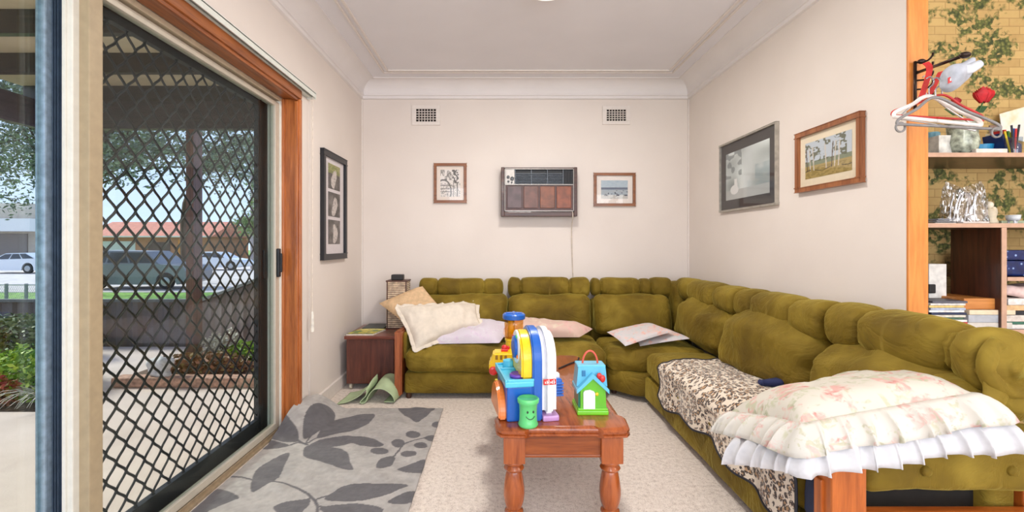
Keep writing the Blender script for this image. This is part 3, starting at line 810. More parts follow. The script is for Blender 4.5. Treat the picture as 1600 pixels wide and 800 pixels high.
# corner section
cs_ = thing('sofa_section', 'olive green velvet corner section of the sofa', 'sofa', (1.25, 3.9, 0))
def polyblock(poly, z0, z1, r, seed, puff=.0, wob=.01, crease=.004, nz_=6, sub=3):
    """soft block over a plan polygon"""
    bm = BM(); pts = []
    N = len(poly)
    for i in range(N):
        a = Vector((*poly[i], 0)); b = Vector((*poly[(i+1)%N], 0)); m = max(2, int((b-a).length/.03))
        for k in range(m): pts.append(a.lerp(b, k/m))
    c = sum(pts, Vector())/len(pts); 
    for _ in range(3): pts = [(pts[i-1]+pts[i]*2+pts[(i+1)%len(pts)])/4 for i in range(len(pts))]
    lv = [(0, z0), ]
    rings = []
    prof = [(.9*r, z0), (.3*r, z0+.3*r), (0, z0+r)]+[(-.01*math.sin(math.pi*k/5), z0+r+(z1-z0-2*r)*k/5) for k in range(1,5)]+[(0, z1-r), (.12*r, z1-.5*r), (.45*r, z1-.15*r), (r, z1)]
    for ins, z in prof:
        ring = []
        for p in pts:
            d = (p-c); L = d.length; q = c+d*(1-ins/L); q = Vector((q.x, q.y, z))
            dd = wob*nz(q, 5, seed)-crease*max(0, ridge(q, 6, seed)-.8)*5; q += d.normalized()*dd; ring.append(bm.verts.new(q))
        rings.append(ring)
    for k in range(1, 12):
        f = 1-k/12; ring = []
        for p in pts:
            d = (p-c)*(1-r/(p-c).length)*f; q = c+d; q.z = z1+puff*(1-f*f)+wob*nz(q, 5, seed)*(1-f**6)-crease*max(0, ridge(Vector((q.x,q.y,z1)), 5, seed)-.8)*5*(1-f**6)
            ring.append(bm.verts.new(q))
        rings.append(ring)
    for a, b in zip(rings, rings[1:]):
        for k in range(len(a)):
            j = (k+1) % len(a); bm.faces.new((a[k], a[j], b[j], b[k]))
    bm.faces.new(rings[-1]); bm.faces.new(rings[0][::-1]); bmesh.ops.recalc_face_normals(bm, faces=bm.faces)
    return bm
obj('base', polyblock([(.85,3.60), (.93,3.55), (1.0,3.46), (1.08,3.42), (1.78,3.42), (1.78,4.3), (.85,4.3)], .045, .215, .02, 5), VELVET, cs_, True)
obj('seat_cushion', polyblock([(.85,3.53), (.94,3.52), (1.09,3.45), (1.60,3.45), (1.60,4.02), (.85,4.02)], .21, .385, .05, 6, .02, .016, .008), VELVET, cs_, True)
obj('back_board', rbox(1.32, 4.235, .43, .47, .05, .26, .03, n=16, wob=.005, seed=7), VELVET, cs_, True)
obj('back_cushion', rbox(1.185, 4.07, .575, .335, .10, .17, .06, (0,.05,.006), 24, seed=22, fn=lambda p: Vector((p.x, p.y+.12*(p.z-.5), p.z)), **SIL), VELVET, cs_, True)
obj('headrest_roll', roll((.85,4.23,.80), (1.60,4.23,.80), .10, .088, [.09,.45,.55], 3), VELVET, cs_, True)
obj('bolster', rbox(1.68, 4.16, .60, .12, .14, .26, .06, n=14, seed=8, **SIL), VELVET, cs_, True)
feet(cs_, [(.93,3.66), (1.7,4.2)], .05)
# right hand section
rs = thing('sofa_section', 'long olive green velvet sofa section along the right wall, nearest the camera', 'sofa', (1.45, 2.5, 0))
obj('base', rbox(1.44, 2.515, .125, .345, .90, .085, .02, (.004,0,0), 30, .006, 4, seed=31), VELVET, rs, True)
for i, (y0, y1) in enumerate(((2.60, 3.42), (1.65, 2.59))):
    obj('seat_cushion', rbox(1.345, (y0+y1)/2, .30, .245, (y1-y0)/2, .085, .05, (.008,.004,.022), 28, .005, 5, .002, 5, seed=33+i), VELVET, rs, True)
obj('back_board', rbox(1.745, 2.55, .43, .05, .98, .27, .03, n=30, wob=.004, seed=36), VELVET, rs, True)
for i, (y0, y1, x, hz, t) in enumerate(((3.11, 3.93, 1.62, .170, .3), (2.28, 3.08, 1.61, .185, .06), (1.565, 2.25, 1.615, .165, .03))):
    def lean(p, x=x, i=i, y0=y0, y1=y1, t=t):
        k = (p.z-.4); f = (p.y-y0)/(y1-y0)
        return Vector((p.x+.14*k-t*(f-.3)*(1 if i else .1), p.y, p.z-.03*(2*f-1)**4*(p.z > .6)-.018*math.sin(f*6+i)*(p.z > .55)))
    obj('back_cushion', rbox(x, (y0+y1)/2, .575, .10, (y1-y0)/2, hz, .092, (.06,.0,.012), 30, .024, 4.5, .02, 4.2, 41+i, lean), VELVET, cs_ if i == 0 else rs, True)
obj('headrest_roll', roll((1.70,4.14,.80), (1.70,3.13,.80), .115, .098, [.25,.72], 4), VELVET, cs_, True)
obj('headrest_roll', roll((1.705,3.115,.80), (1.705,2.285,.80), .12, .103, [.20,.58], 5), VELVET, rs, True)
def bunch(p):
    e = (1.64-p.y)/.12
    if e > 0:
        d = Vector((0, 0, -.035*e*e*max(0, .4+(0.80-p.z)*4)))
        return p+d+Vector((0,.0,0))
    return p
obj('headrest_roll', roll((1.71,2.27,.805), (1.71,1.50,.805), .125, .11, [.22,.605,.635], 6, end=.07, fn=bunch), VELVET, rs, True)
# gathered flap hanging off the end of the last roll
bm = BM(); nU, nV = 46, 10; g = {}
for i in range(nU):
    a = -.2*math.pi+1.5*math.pi*i/(nU-1)
    for j in range(nV):
        t = j/(nV-1); r = 1.02-.85*t**1.4
        x = 1.71+math.cos(a)*.118*r; z = .80+math.sin(a)*-.105*r
        y = 1.512-.035*math.sin(math.pi*min(1, t*1.5))+.05*t*t+.010*math.sin(a*7)*(t)
        g[i,j] = bm.verts.new((x, y, z))
for i in range(nU-1):
    for j in range(nV-1): bm.faces.new((g[i,j], g[i+1,j], g[i+1,j+1], g[i,j+1]))
o = obj('gathered_end', bm, VELVET, rs, True); md = o.modifiers.new('t', 'SOLIDIFY'); md.thickness = .008
bm = BM(); lathe(bm, [(.002,-.012), (.012,-.01), (.016,0), (.012,.008)], (1.71,1.535,.80), 14, 'y'); obj('button', bm, VELVET, rs, True)
bm = BM(); g = {}
for i in range(30):
    for j in range(10):
        u, v = i/29, j/9
        x = 1.60+.23*u; z = .79-.10*v-.05*math.sin(u*3.14)*v; y = 1.555-.05*v+.014*math.sin(u*16+v*3)*v-.03*math.sin(math.pi*v)
        g[i,j] = bm.verts.new((x, y, z))
for i in range(29):
    for j in range(9): bm.faces.new((g[i,j], g[i+1,j], g[i+1,j+1], g[i,j+1]))
o = obj('loose_cover_flap', bm, VELVET, rs, True); md = o.modifiers.new('t', 'SOLIDIFY'); md.thickness = .01
# arm at the near end: timber frame with a buttoned pad
ARM = wood((158,78,26), (206,112,46), 2, .3)
bm = BM(); box(bm, 1.10, 1.215, 1.50, 1.57, 0, .50, .008); box(bm, 1.09, 1.105, 1.54, 1.575, 0, .40, .004); obj('arm_post', bm, ARM, rs)
obj('arm_rail', bx(1.215, 1.86, 1.51, 1.55, .255, .308, .006), wood((158,78,26), (206,112,46), 0, .3), rs)
obj('arm_post', bx(1.80, 1.86, 1.56, 1.62, 0, .52, .006), ARM, rs)
obj('arm_pad', rbox(1.535, 1.555, .475, .315, .05, .105, .035, (0,.015,.0), 24, .008, 5, .003, 5, 55), VELVET, rs, True)
obj('arm_top_pad', rbox(1.68, 1.60, .655, .15, .07, .07, .05, (0,.01,.01), 16, .012, 6, .004, 5, 56), VELVET, rs, True)
for x in (1.40, 1.685):
    bm = BM(); lathe(bm, [(.002,-.016), (.013,-.014), (.018,-.004), (.016,.008)], (x,1.495,.455), 16, 'y'); obj('button', bm, VELVET, rs, True)
obj('arm_void_shade', bx(1.13, 1.80, 1.625, 1.64, .05, .45), plain((28,24,20), .9), rs)  # near-black sheet, shade of the void under the arm pad put into its colour
# ---------------------------------------------------------------- leopard print throw over the seat
def leopard():
    m = NT('leopard_print'); v = m.co((1,1,1), 'UV'); vw = m.n('ShaderNodeVectorMath', operation='ADD')
    nn = m.n('ShaderNodeTexNoise'); nn.inputs['Scale'].default_value = 30; m.l(v, nn.inputs['Vector'])
    sc = m.n('ShaderNodeVectorMath', operation='SCALE'); sc.inputs['Scale'].default_value = .018; m.l(nn.outputs['Color'], sc.inputs[0]); m.l(v, vw.inputs[0]); m.l(sc.outputs[0], vw.inputs[1])
    d = m.voro(vw.outputs[0], 34, 'F1', 'Distance', .8); br = m.noise(v, 85, 2)
    ring = m.ramp(d, [(.20,(176,136,92)), (.25,(62,42,32)), (.50,(52,36,30)), (.56,(232,218,198))])
    gap = m.ramp(br, [(.53,(0,0,0)), (.57,(255,255,255))])
    m.base(m.mix(gap, ring, m.ramp(d, [(.2,(190,152,112)), (.5,(234,220,202))]))); m.set(Roughness=.8, Sheen_Weight=.3); m.bump(m.noise(v, 60, 2), .2, .003); return m.m
def throw():
    root = thing('leopard_throw', 'leopard print throw with a black hem draped over the right sofa seat', 'blanket', (1.3, 2.3, .4))
    me_bm = BM(); uv = me_bm.loops.layers.uv.new('UVMap'); nu, nv = 120, 90; g = {}; par = {}
    Y0, Y1 = 1.645, 3.05
    def P_(u, s):
        y = Y0+(Y1-Y0)*u; back = 1.52-.0*u
        top = back-1.10; hang = .225+.02*math.sin(u*9)+.012*math.sin(u*23)
        if u > .93: y += .012*math.sin(s*20)
        tot = top+hang; d = s*tot
        lift = .006+.004*nz((y*2, s*3, 0), 4, 3)
        if d < top-.03:
            x = back-d; z = .423+.006*math.sin(y*6)+lift+.018*math.sin(math.pi*min(1, max(0, (y-Y0)/(Y1-Y0))))*math.sin(math.pi*d/top); x_ = x
            z -= .02*max(0, 1-(x-1.13)/.06)**2 if x < 1.19 else 0
            return Vector((x, y, z))
        e = d-(top-.03); a = min(e/.05, math.pi/2)
        x = 1.13-.05*math.sin(a)+(.004*math.sin(y*30)*min(1, e*6)) ; z = .355+.05*math.cos(a)
        if a >= math.pi/2: z -= (e-.0785); x -= .012*math.sin(u*22)*min(1, e*5)-.012*min(1, e*4)*math.sin(e*12)-.0
        return Vector((x-.008, y, z))
    for i in range(nu+1):
        for j in range(nv+1):
            u, s = i/nu, j/nv; g[i,j] = me_bm.verts.new(P_(u, s)); par[g[i,j]] = (u*1.4, s*.66)
    for i in range(nu):
        for j in range(nv):
            f = me_bm.faces.new((g[i,j], g[i+1,j], g[i+1,j+1], g[i,j+1]))
            for lp in f.loops: lp[uv].uv = par[lp.vert]
    bmesh.ops.recalc_face_normals(me_bm, faces=me_bm.faces)
    o = obj('cloth', me_bm, leopard(), root, True); md = o.modifiers.new('t', 'SOLIDIFY'); md.thickness = .004
    pts = [P_(i/80, 1) for i in range(81)]; b = [P_(1, 1-j/50) for j in range(51)]; c_ = [P_(0, 1-j/50) for j in range(51)][::-1]
    bm = BM(); tube(bm, c_+pts+b, .0055, 6); obj('hem', bm, plain((34,34,44), .7), root, True)
throw()
tag(obj('navy_cloth', rbox(1.115, 1.60, .34, .022, .035, .10, .02, wob=.012, ws=14, seed=4), plain((38,46,72), .8), smooth=True), 'small navy cloth hanging beside the orange timber arm post', 'cloth')
tag(obj('navy_sock', rbox(1.44, 2.42, .462, .06, .03, .018, .017, wob=.01, ws=14, seed=9), plain((34,44,88), .8), smooth=True), 'navy blue folded sock on the leopard throw behind the frilled pillows', 'sock')
# ---------------------------------------------------------------- pillows
def floral(base, pinks, greens, s=9, name='floral_print', amt=.55):
    m = NT(name); v = m.co(); a = m.noise(v, s, 3, .6); b = m.noise(v, s*3.2, 3, 1.0); c = m.voro(v, s*2.5, 'F1', 'Distance')
    v2 = m.n('ShaderNodeVectorMath', operation='ADD'); m.l(v, v2.inputs[0]); v2.inputs[1].default_value = (3.3, 1.7, 5.1); a2 = m.noise(v2.outputs[0], s*1.3, 3, .8)
    mp = m.math('MULTIPLY', m.ramp(a, [(amt,(0,0,0)), (amt+.05,(255,255,255))]), m.ramp(b, [(.42,(60,60,60)), (.6,(255,255,255))]))
    mg = m.math('MULTIPLY', m.ramp(a2, [(amt+.01,(0,0,0)), (amt+.06,(255,255,255))]), m.ramp(b, [(.45,(255,255,255)), (.58,(0,0,0))]))
    col = m.mix(m.math('MULTIPLY', mg, .75), base, m.ramp(c, [(.1, greens[0]), (.5, greens[1])])); col = m.mix(m.math('MULTIPLY', mp, .85), col, m.ramp(c, [(.1, pinks[0]), (.55, pinks[1])]))
    m.base(col); m.set(Roughness=.8, Sheen_Weight=.15); m.bump(m.noise(v, 60, 3), .25, .003); return m.m
FLW = floral((214,208,194), ((196,104,96),(220,160,150)), ((146,154,112),(188,190,156)), 10, amt=.51)
WHT = plain((212,212,215), .8, name='white_cotton', var=.02, bump=.15, scale=50)
def flop(p):   # cloth hangs over the arm / seat front
    return p
lowc = [P(1150,684,1.80), P(1262,690,1.48), P(1545,648,1.48), P(1450,600,1.95)]
lp_ = thing('frilled_pillow', 'white frilled pillow lying underneath the floral one on the sofa arm', 'pillow', tuple(sum(lowc, Vector())/4))
bm, c_, mid_, nr_ = pillow(lowc, .045, 61, 30, .008); obj('pillowcase', bm, WHT, lp_, True)
o = obj('frill', frill(lowc, .12, .016, 95, .92, 3), WHT, lp_, True); o.modifiers.new('t', 'SOLIDIFY').thickness = .002
upc = [P(1142,643,1.93), P(1252,662,1.50), P(1520,614,1.505), P(1420,590,1.98)]
up_ = thing('frilled_pillow', 'cream rose-print pillow with deep gathered frills, on top at the sofa arm', 'pillow', tuple(sum(upc, Vector())/4))
bm, c_, mid_, nr_ = pillow(upc, .085, 63, 36, .012, 8, lower=.3); obj('pillowcase', bm, FLW, up_, True)
o = obj('frill', frill(upc, .12, .018, 80, .75, 5), floral((216,212,202), ((204,140,130),(222,186,176)), ((164,164,126),(198,196,166)), 13, amt=.54), up_, True); o.modifiers.new('t', 'SOLIDIFY').thickness = .002
o = tag(obj('crumpled_tissue', rbox(*P(1367,577,1.97), .04, .02, .012, .01, wob=.02, ws=25, seed=3), WHT, smooth=True), 'white crumpled tissue at the back edge of the rose-print pillow', 'tissue')
# back sofa pillows
PINK = floral((214,182,168), ((206,150,150),(226,180,172)), ((206,190,160),(222,206,184)), 8, amt=.56)
LAV = floral((212,202,212), ((198,176,200),(214,196,214)), ((206,204,206),(220,216,222)), 14, amt=.54)
def pil(name, label, c, th, mat, seed, fr=None, cat='pillow', fm=None, **k):
    r = thing(name, label, cat, tuple(sum(c, Vector())/4)); bm, *_ = pillow(c, th, seed, **k); obj('pillowcase', bm, mat, r, True)
    if fr:
        o = obj('frill', frill(c, *fr), fm or mat, r, True); o.modifiers.new('t', 'SOLIDIFY').thickness = .002
    return r
pil('cushion', 'beige square cushion standing on its corner behind the white pillow', [P(592,474,3.98), P(640,512,3.72), P(688,480,3.92), P(660,447,4.08)], .05, plain((214,180,140), .8, var=.06, bump=.2), 71, pull=.02)
pil('pillow', 'flat lilac-white patterned pillow at the left end of the sofa', [P(652,538,3.60), P(780,536,3.57), P(802,508,3.95), P(690,508,4.0)], .085, LAV, 72, lower=.3, wr=.03, ws=7, pull=.01)
pil('frilled_pillow', 'rumpled cream pillow leaning on the beige cushion at the sofa left end', [P(622,480,3.74), P(650,545,3.52), P(750,506,3.76), P(744,474,3.98)], .08, plain((220,208,192), .8, name='cream_cotton', var=.025, bump=.2), 73, (.03, .008, 70, .1, 2), wr=.035, ws=6)
pil('pillow', 'faded pink floral pillow lying on the second seat of the back sofa', [P(778,527,3.72), P(905,527,3.66), P(926,514,3.80), P(800,498,3.97)], .085, PINK, 74, lower=.3, wr=.022, ws=7, pull=-.01)
MIX = floral((212,204,204), ((226,150,130),(236,188,172)), ((176,190,196),(198,206,204)), 12, amt=.5)
pil('cushion', 'pink and grey patterned cushion lower of the two in the sofa corner', [P(1000,541,3.56), P(1080,529,3.52), P(1040,513,3.86), P(985,517,3.9)], .03, MIX, 75, lower=.7, wr=.005)
pil('cushion', 'pink and grey patterned cushion upper of the two in the sofa corner', [P(948,519,3.72), P(977,541,3.46), P(1052,518,3.56), P(1015,505,3.86)], .035, MIX, 76, lower=.5, wr=.005)
# ---------------------------------------------------------------- end table, slatted lamp
et = thing('end_table', 'dark mahogany box end table on castors beside the sofa arm', 'side table', (-1.06, 3.97, 0))
obj('cabinet', bx(-1.25, -.86, 3.74, 4.24, .05, .415, .003), MAHOG, et)
obj('top', bx(-1.265, -.835, 3.72, 4.26, .416, .445, .008), wood((96,44,32), (136,72,52), 0, .3), et)
obj('side_shelf', bx(-.858, -.83, 3.76, 4.2, .06, .415, .003), plain((24,26,34), .4), et)
for x, y in ((-1.22,3.77), (-.88,3.77), (-1.22,4.2), (-.88,4.2)):
    bm = BM(); lathe(bm, [(.012,-.011), (.024,-.009), (.024,.009), (.012,.011)], (x,y,.026), 14, 'x'); obj('castor', bm, plain((200,190,170), .4), et)
lp = thing('slatted_lamp', 'tall square lamp of pale horizontal slats on the end table', 'lamp', (-.93, 4.12, .445))
bm = BM(); x0, x1, y0, y1 = -.995, -.815, 4.04, 4.2; z = .455
rnd = random.Random(2)
while z < .86:
    d = rnd.uniform(0,.003)
    box(bm, x0-d, x1+d, y0-d, y0+.008, z, z+.011, .002, 1); box(bm, x0-d, x1+d, y1-.008, y1+d, z, z+.011, .002, 1); box(bm, x0-d, x0+.008, y0, y1, z, z+.011, .002, 1); box(bm, x1-.008, x1+d, y0, y1, z, z+.011, .002, 1); z += .0165
obj('slats', bm, plain((216,192,166), .6, var=.2, scale=25), lp)
bm = BM()
for a in (x0+.001, x1-.012):
    for b in (y0-.004, y1-.008): box(bm, a, a+.011, b, b+.012, .445, .875, .002)
box(bm, x0-.006, x1+.006, y0-.006, y1+.006, .862, .874, .002); box(bm, x0-.004, x1+.004, y0-.004, y1+.004, .445, .456, .002)
obj('frame', bm, plain((86,54,42), .5), lp)
obj('liner', bx(x0+.01, x1-.01, y0+.012, y1-.012, .458, .86), plain((120,70,52), .8), lp)
tag(obj('clock_radio', bx(-.96, -.855, 4.06, 4.14, .874, .925, .01, 3), plain((40,36,36), .5)), 'small black box standing on top of the slatted lamp', 'speaker')
m_ = thing('magazine', 'yellow and green magazine at the front of the end table top', 'magazine', (-1.14, 3.85, .446))
vgrid('cover', lambda u, v: Vector((-1.255+.22*u+.05*v, 3.745+.22*v, .4585+.003*math.sin(u*3))), 60, 40, lambda U, V: mixc(mixc(mixc(np.tile([196,186,60.], (len(U),1)), (96,130,60), (vnoise(U,V,7,2)>.55)*1.), (226,214,120), ((V>.75)*1.)), (120,90,50), (vnoise(U,V,12,5)>.72)*.8), m_, .4)
bm = BM(); prism(bm, [Vector((-1.255,3.745,.446)), Vector((-1.035,3.745,.446)), Vector((-.985,3.965,.446)), Vector((-1.205,3.965,.446))], (0,0,.011)); obj('pages', bm, plain((220,214,196), .8), m_)
tag(obj('dark_folder', bx(-1.20, -1.01, 4.0, 4.22, .446, .462, .003), plain((66,72,68), .5)), 'dark grey-green folder behind the yellow magazine on the end table', 'folder')
# sage green mat, rumpled on the floor
def curl(name, label, f, nu=50, nv=30, mat=None):
    bm = BM(); g = {}
    for i in range(nu+1):
        for j in range(nv+1): g[i,j] = bm.verts.new(f(i/nu, j/nv))
    for i in range(nu):
        for j in range(nv): bm.faces.new((g[i,j], g[i+1,j], g[i+1,j+1], g[i,j+1]))
    o = obj(name, bm, mat, None, True); md = o.modifiers.new('t', 'SOLIDIFY'); md.thickness = .006; return o
SAGE = plain((172,190,150), .7, name='sage_rubber', var=.05, bump=.1, scale=12)
FP = smooth_path([(-1.20,0,.014), (-1.12,0,.03), (-1.04,0,.09), (-.99,0,.165), (-.985,0,.10), (-1.03,0,.03), (-1.0,0,.018), (-.975,0,.09), (-.93,0,.155), (-.86,0,.165), (-.795,0,.11), (-.775,0,.04), (-.79,0,.014), (-.86,0,.012)], 8)
def fold(u, v):
    k = u*(len(FP)-1); i = min(int(k), len(FP)-2); p = FP[i].lerp(FP[i+1], k-i)
    y = 3.40+.24*v+.10*(p.x+1.0)*(p.x < -1)+.012*math.sin(u*14)
    return Vector((p.x+.02*v, y, max(.012, p.z*(.72+.28*v)+.004*math.sin(v*8+u*15))))
tag(curl('folded_mat', '', fold, mat=SAGE), 'sage green rubber-backed mat rumpled on the carpet before the end table', 'mat')
# ---------------------------------------------------------------- leaf pattern rug
def A_(pts): return [FL(240+.2875*x, 600+.2875*y) for x, y in pts]
def B_(pts): return [FL(400+.3*x, 560+.3*y) for x, y in pts]
def ell(cx, cy, rx, ry): return [(cx+rx*math.cos(a), cy+ry*math.sin(a)) for a in [2*math.pi*i/14 for i in range(14)]]
SH = [B_(p) for p in ([(750,262),(925,262),(905,295),(870,325),(835,342),(800,320),(765,300)], ell(818,407,38,18), ell(740,452,35,22), ell(857,466,35,20), ell(642,495,48,17), ell(795,510,42,18),
  [(722,525),(690,522),(650,535),(630,560),(627,585),(660,583),(700,572),(720,550)], [(735,590),(780,572),(830,555),(885,547),(890,610),(800,612),(760,600)], [(915,355),(930,345),(955,345),(955,368),(925,368)], [(875,422),(925,410),(935,440),(900,440)],
  [(258,430),(252,390),(270,345),(320,310),(380,298),(410,310),(400,345),(350,380),(290,415)], [(320,425),(345,380),(400,340),(480,315),(612,298),(605,330),(560,365),(470,395),(380,415)],
  [(280,465),(340,435),(430,420),(530,415),(600,425),(645,445),(665,465),(610,475),(540,465),(500,452),(440,468),(340,475)], [(245,500),(260,470),(320,462),(400,475),(450,485),(480,510),(490,550),(505,592),(440,585),(400,570),(330,550),(270,535),(248,520)],
  [(0,470),(20,430),(90,420),(180,455),(120,475),(50,480)], [(90,390),(110,345),(150,330),(200,370),(230,400),(228,440),(180,440),(110,420)])]
SH += [A_(p) for p in ([(740,388),(690,400),(600,450),(545,500),(530,600),(600,570),(680,520),(715,450)], [(150,690),(180,620),(240,585),(330,580),(400,600),(465,635),(420,655),(330,690),(240,740)],
  [(930,645),(980,600),(1060,560),(1180,553),(1380,563),(1310,600),(1200,635),(1080,652)], [(1270,660),(1330,620),(1425,600),(1430,650),(1380,665)], [(650,695),(700,660),(780,645),(850,640),(830,690),(740,760)], [(900,695),(1000,670),(1120,665),(1250,695),(1150,760),(980,740)])]
SH = [spl([(p.x, p.y) for p in q], 4) for q in SH]
# the pattern goes on towards the camera
for dx, dy, sc_ in ((-.9,1.35,1), (-.62,1.2,.8), (-1.15,1.1,.9), (-.75,1.6,.7)):
    SH.append([(dx+.16*sc_*math.cos(a)*(1+.2*math.cos(a)), dy+.07*sc_*math.sin(a)+.05*math.cos(a)) for a in [2*math.pi*i/20 for i in range(20)]])
ST = [(A_([(300,510),(400,515),(520,530),(690,550),(800,590),(860,630),(890,680),(885,760)]), .007), (A_([(890,640),(980,615),(1080,600)]), .006), (A_([(890,680),(960,690),(1060,700)]), .006), (A_([(700,690),(800,655),(860,630)]), .005),
      (B_([(175,458),(230,448),(270,462)]), .008), (B_([(225,435),(262,455),(300,435),(340,415)]), .007), (B_([(262,455),(310,390),(370,350)]), .005), (B_([(715,525),(745,490),(770,458),(830,435),(900,420)]), .006)]
RX0, RX1, RYa, RYb = -1.365, -.40, .7, 3.29
def rugz(x, y):
    t = max(0, min(1, (-1.06-x)/.26)); s = max(0, min(1, (y-2.72)/.42)); return .155*t*t*(3-2*t)*s*s*(3-2*s)
def rugpos(u, v):
    x = RX0+(RX1-RX0)*u; y = RYa+(RYb-RYa)*v
    z = rugz(x, y); k = max(0, (-1.06-x)/.31)
    if x < -1.06: y -= .22*k*max(0, (y-2.6)/.69); x += .07*k*max(0, min(1, (y-2.75)/.3))
    wr_ = .006*max(0, noise.noise(Vector((x*7+y*9, y*4-x*3, 2))))*2+.002*noise.noise(Vector((x*22, y*30, 1)))
    if y > 2.2 and x < -.75: wr_ += .006*max(0, noise.noise(Vector((x*6, y*5, 9))))
    return Vector((x, y, .012+z+wr_))
def rugcol(U, V):
    X = RX0+(RX1-RX0)*U; Y = RYa+(RYb-RYa)*V; m = np.zeros(X.shape)
    for s in SH:
        a = np.array(s); b = (X > a[:,0].min())&(X < a[:,0].max())&(Y > a[:,1].min())&(Y < a[:,1].max())
        if b.any(): m[b] = np.maximum(m[b], inpoly(X[b], Y[b], s))
    for pts, w_ in ST:
        pts = smooth_path(pts, 6)
        for p, q in zip(pts, pts[1:]):
            dx, dy = q.x-p.x, q.y-p.y; L = dx*dx+dy*dy+1e-12; t = np.clip(((X-p.x)*dx+(Y-p.y)*dy)/L, 0, 1); d = np.hypot(X-p.x-t*dx, Y-p.y-t*dy); m = np.maximum(m, d < w_)
    n = vnoise(X, Y, 60, 1)*.5+vnoise(X, Y, 17, 4)*.5
    base = np.array([167,162,157.])[None,:]*(.9+.2*n)[:,None]; dark = np.array([94,91,93.])[None,:]*(.9+.2*n)[:,None]
    return base*(1-m[:,None])+dark*m[:,None]
rug = vgrid('leaf_rug', rugpos, 190, 500, rugcol, None, .95, 70, .008); tag(rug, 'grey rug with dark leaf pattern, far corner curled up beside the door jamb', 'rug')
# ---------------------------------------------------------------- coffee table
ct = thing('coffee_table', 'glossy red-brown timber coffee table with turned legs and eared corners', 'coffee table', (.26, 2.46, 0))
TX0, TX1, TY0, TY1 = -.020, .552, 1.84, 3.08
def outline(o=0):
    x0, x1, y0, y1 = TX0-o, TX1+o, TY0-o, TY1+o; n = .02; e = .125; c = .03
    def corner(cx, cy, sx, sy):
        # from the side running in y to the side running in x
        return [(cx+sx*-n, cy-sy*-(-(e+.025))) ]
    P_ = []
    # near side left to right (ears stick out, middle set back)
    P_ += [(x0+c*.4, y0+c), (x0+c, y0+.006), (x0+e, y0), (x0+e+.018, y0+n), (x1-e-.018, y0+n), (x1-e, y0), (x1-c, y0+.006), (x1-c*.4, y0+c)]
    P_ += [(x1, y0+e), (x1-n, y0+e+.018), (x1-n, y1-e-.018), (x1, y1-e), (x1-c*.4, y1-c), (x1-c, y1-.006)]
    P_ += [(x1-e, y1), (x1-e-.018, y1-n), (x0+e+.018, y1-n), (x0+e, y1), (x0+c, y1-.006), (x0+c*.4, y1-c)]
    P_ += [(x0, y1-e), (x0+n, y1-e-.018), (x0+n, y0+e+.018), (x0, y0+e)]
    return P_
bm = BM(); rings = []
for o, z in ((-.02,.408), (-.004,.41), (0,.414), (0,.421), (-.006,.425), (-.006,.428), (-.001,.431), (-.001,.439), (-.006,.445), (-.016,.4495), (-.022,.45)):
    rings.append([bm.verts.new((x, y, z)) for x, y in outline(o)])
for a, b in zip(rings, rings[1:]):
    for k in range(len(a)): bm.faces.new((a[k], a[(k+1)%len(a)], b[(k+1)%len(a)], b[k]))
bm.faces.new(rings[-1]); bm.faces.new(rings[0][::-1]); bmesh.ops.recalc_face_normals(bm, faces=bm.faces)
obj('table_top', bm, TABLEW, ct, angle=40)
for lx in (TX0+.085, TX1-.083):
    for ly in (TY0+.075, TY1-.075):
        bm = BM(); box(bm, lx-.045, lx+.045, ly-.045, ly+.045, .293, .41, .004)
        lathe(bm, [(r_*1.16, z_) for r_, z_ in [(.034,.293), (.036,.288), (.033,.28), (.028,.276), (.034,.268), (.037,.262), (.034,.255), (.027,.25), (.029,.243), (.034,.215), (.038,.18), (.039,.155), (.036,.125), (.03,.10), (.026,.092), (.033,.086), (.035,.078), (.031,.07), (.026,.064), (.031,.045), (.034,.025), (.03,.006), (.024,0)]][::-1], (lx, ly, 0), 28)
        o = obj('leg', bm, TABLEL, ct)
        for f in o.data.polygons: f.use_smooth = len(f.vertices) == 4 and f.center.z < .295
        o.data.set_sharp_from_angle(angle=R(50))
bm = BM(); x0, x1, y0, y1 = TX0+.129, TX1-.127, TY0+.119, TY1-.119
box(bm, x0, x1, TY0+.052, TY0+.072, .318, .41, .002); box(bm, x0, x1, TY0+.049, TY0+.072, .312, .324, .003)
APW = wood((112,50,18), (160,84,36), 0, .3)
obj('apron', bm, APW, ct); obj('apron', bx(x0, x1, TY1-.072, TY1-.052, .318, .41, .002), APW, ct)
obj('side_apron', bx(TX0+.055, TX0+.075, y0, y1, .318, .41, .002), TABLEW, ct); obj('side_apron', bx(TX1-.075, TX1-.055, y0, y1, .318, .41, .002), TABLEW, ct)
# ---------------------------------------------------------------- toys
def pl(c, r=.3): return plain(c, r, var=.02, coat=.3)
BLUE, LBLUE, YEL, RED, GRN, LIME, ORG, PUR, WHI, PNK = pl((20,96,190)), pl((86,196,226)), pl((248,206,20)), pl((210,36,34)), pl((96,206,122)), pl((120,206,30)), pl((240,130,50)), pl((116,70,180)), pl((240,240,238)), pl((196,150,206))
T = .45
tk = thing('activity_toy', 'large plastic activity toy with yellow arch panel, blue body and green smiling bin', 'toy', (.15, 2.03, T))
def arch(x0, x1, yc, hw, z0, zt, r, bev=.006):
    pts = [Vector((x0, yc-hw, z0)), Vector((x0, yc-hw, zt-r))]
    for i in range(1, 14): 
        a = math.pi*i/14; pts.append(Vector((x0, yc-hw*math.cos(a), zt-r+r*math.sin(a))))
    pts += [Vector((x0, yc+hw, zt-r)), Vector((x0, yc+hw, z0))]
    bm = BM(); prism(bm, pts, (x1-x0, 0, 0)); es = [e for e in bm.edges if len(e.link_faces) == 2 and e.calc_face_angle(0) > .9]
    bmesh.ops.bevel(bm, geom=es, offset=bev, segments=3, affect='EDGES'); return bm
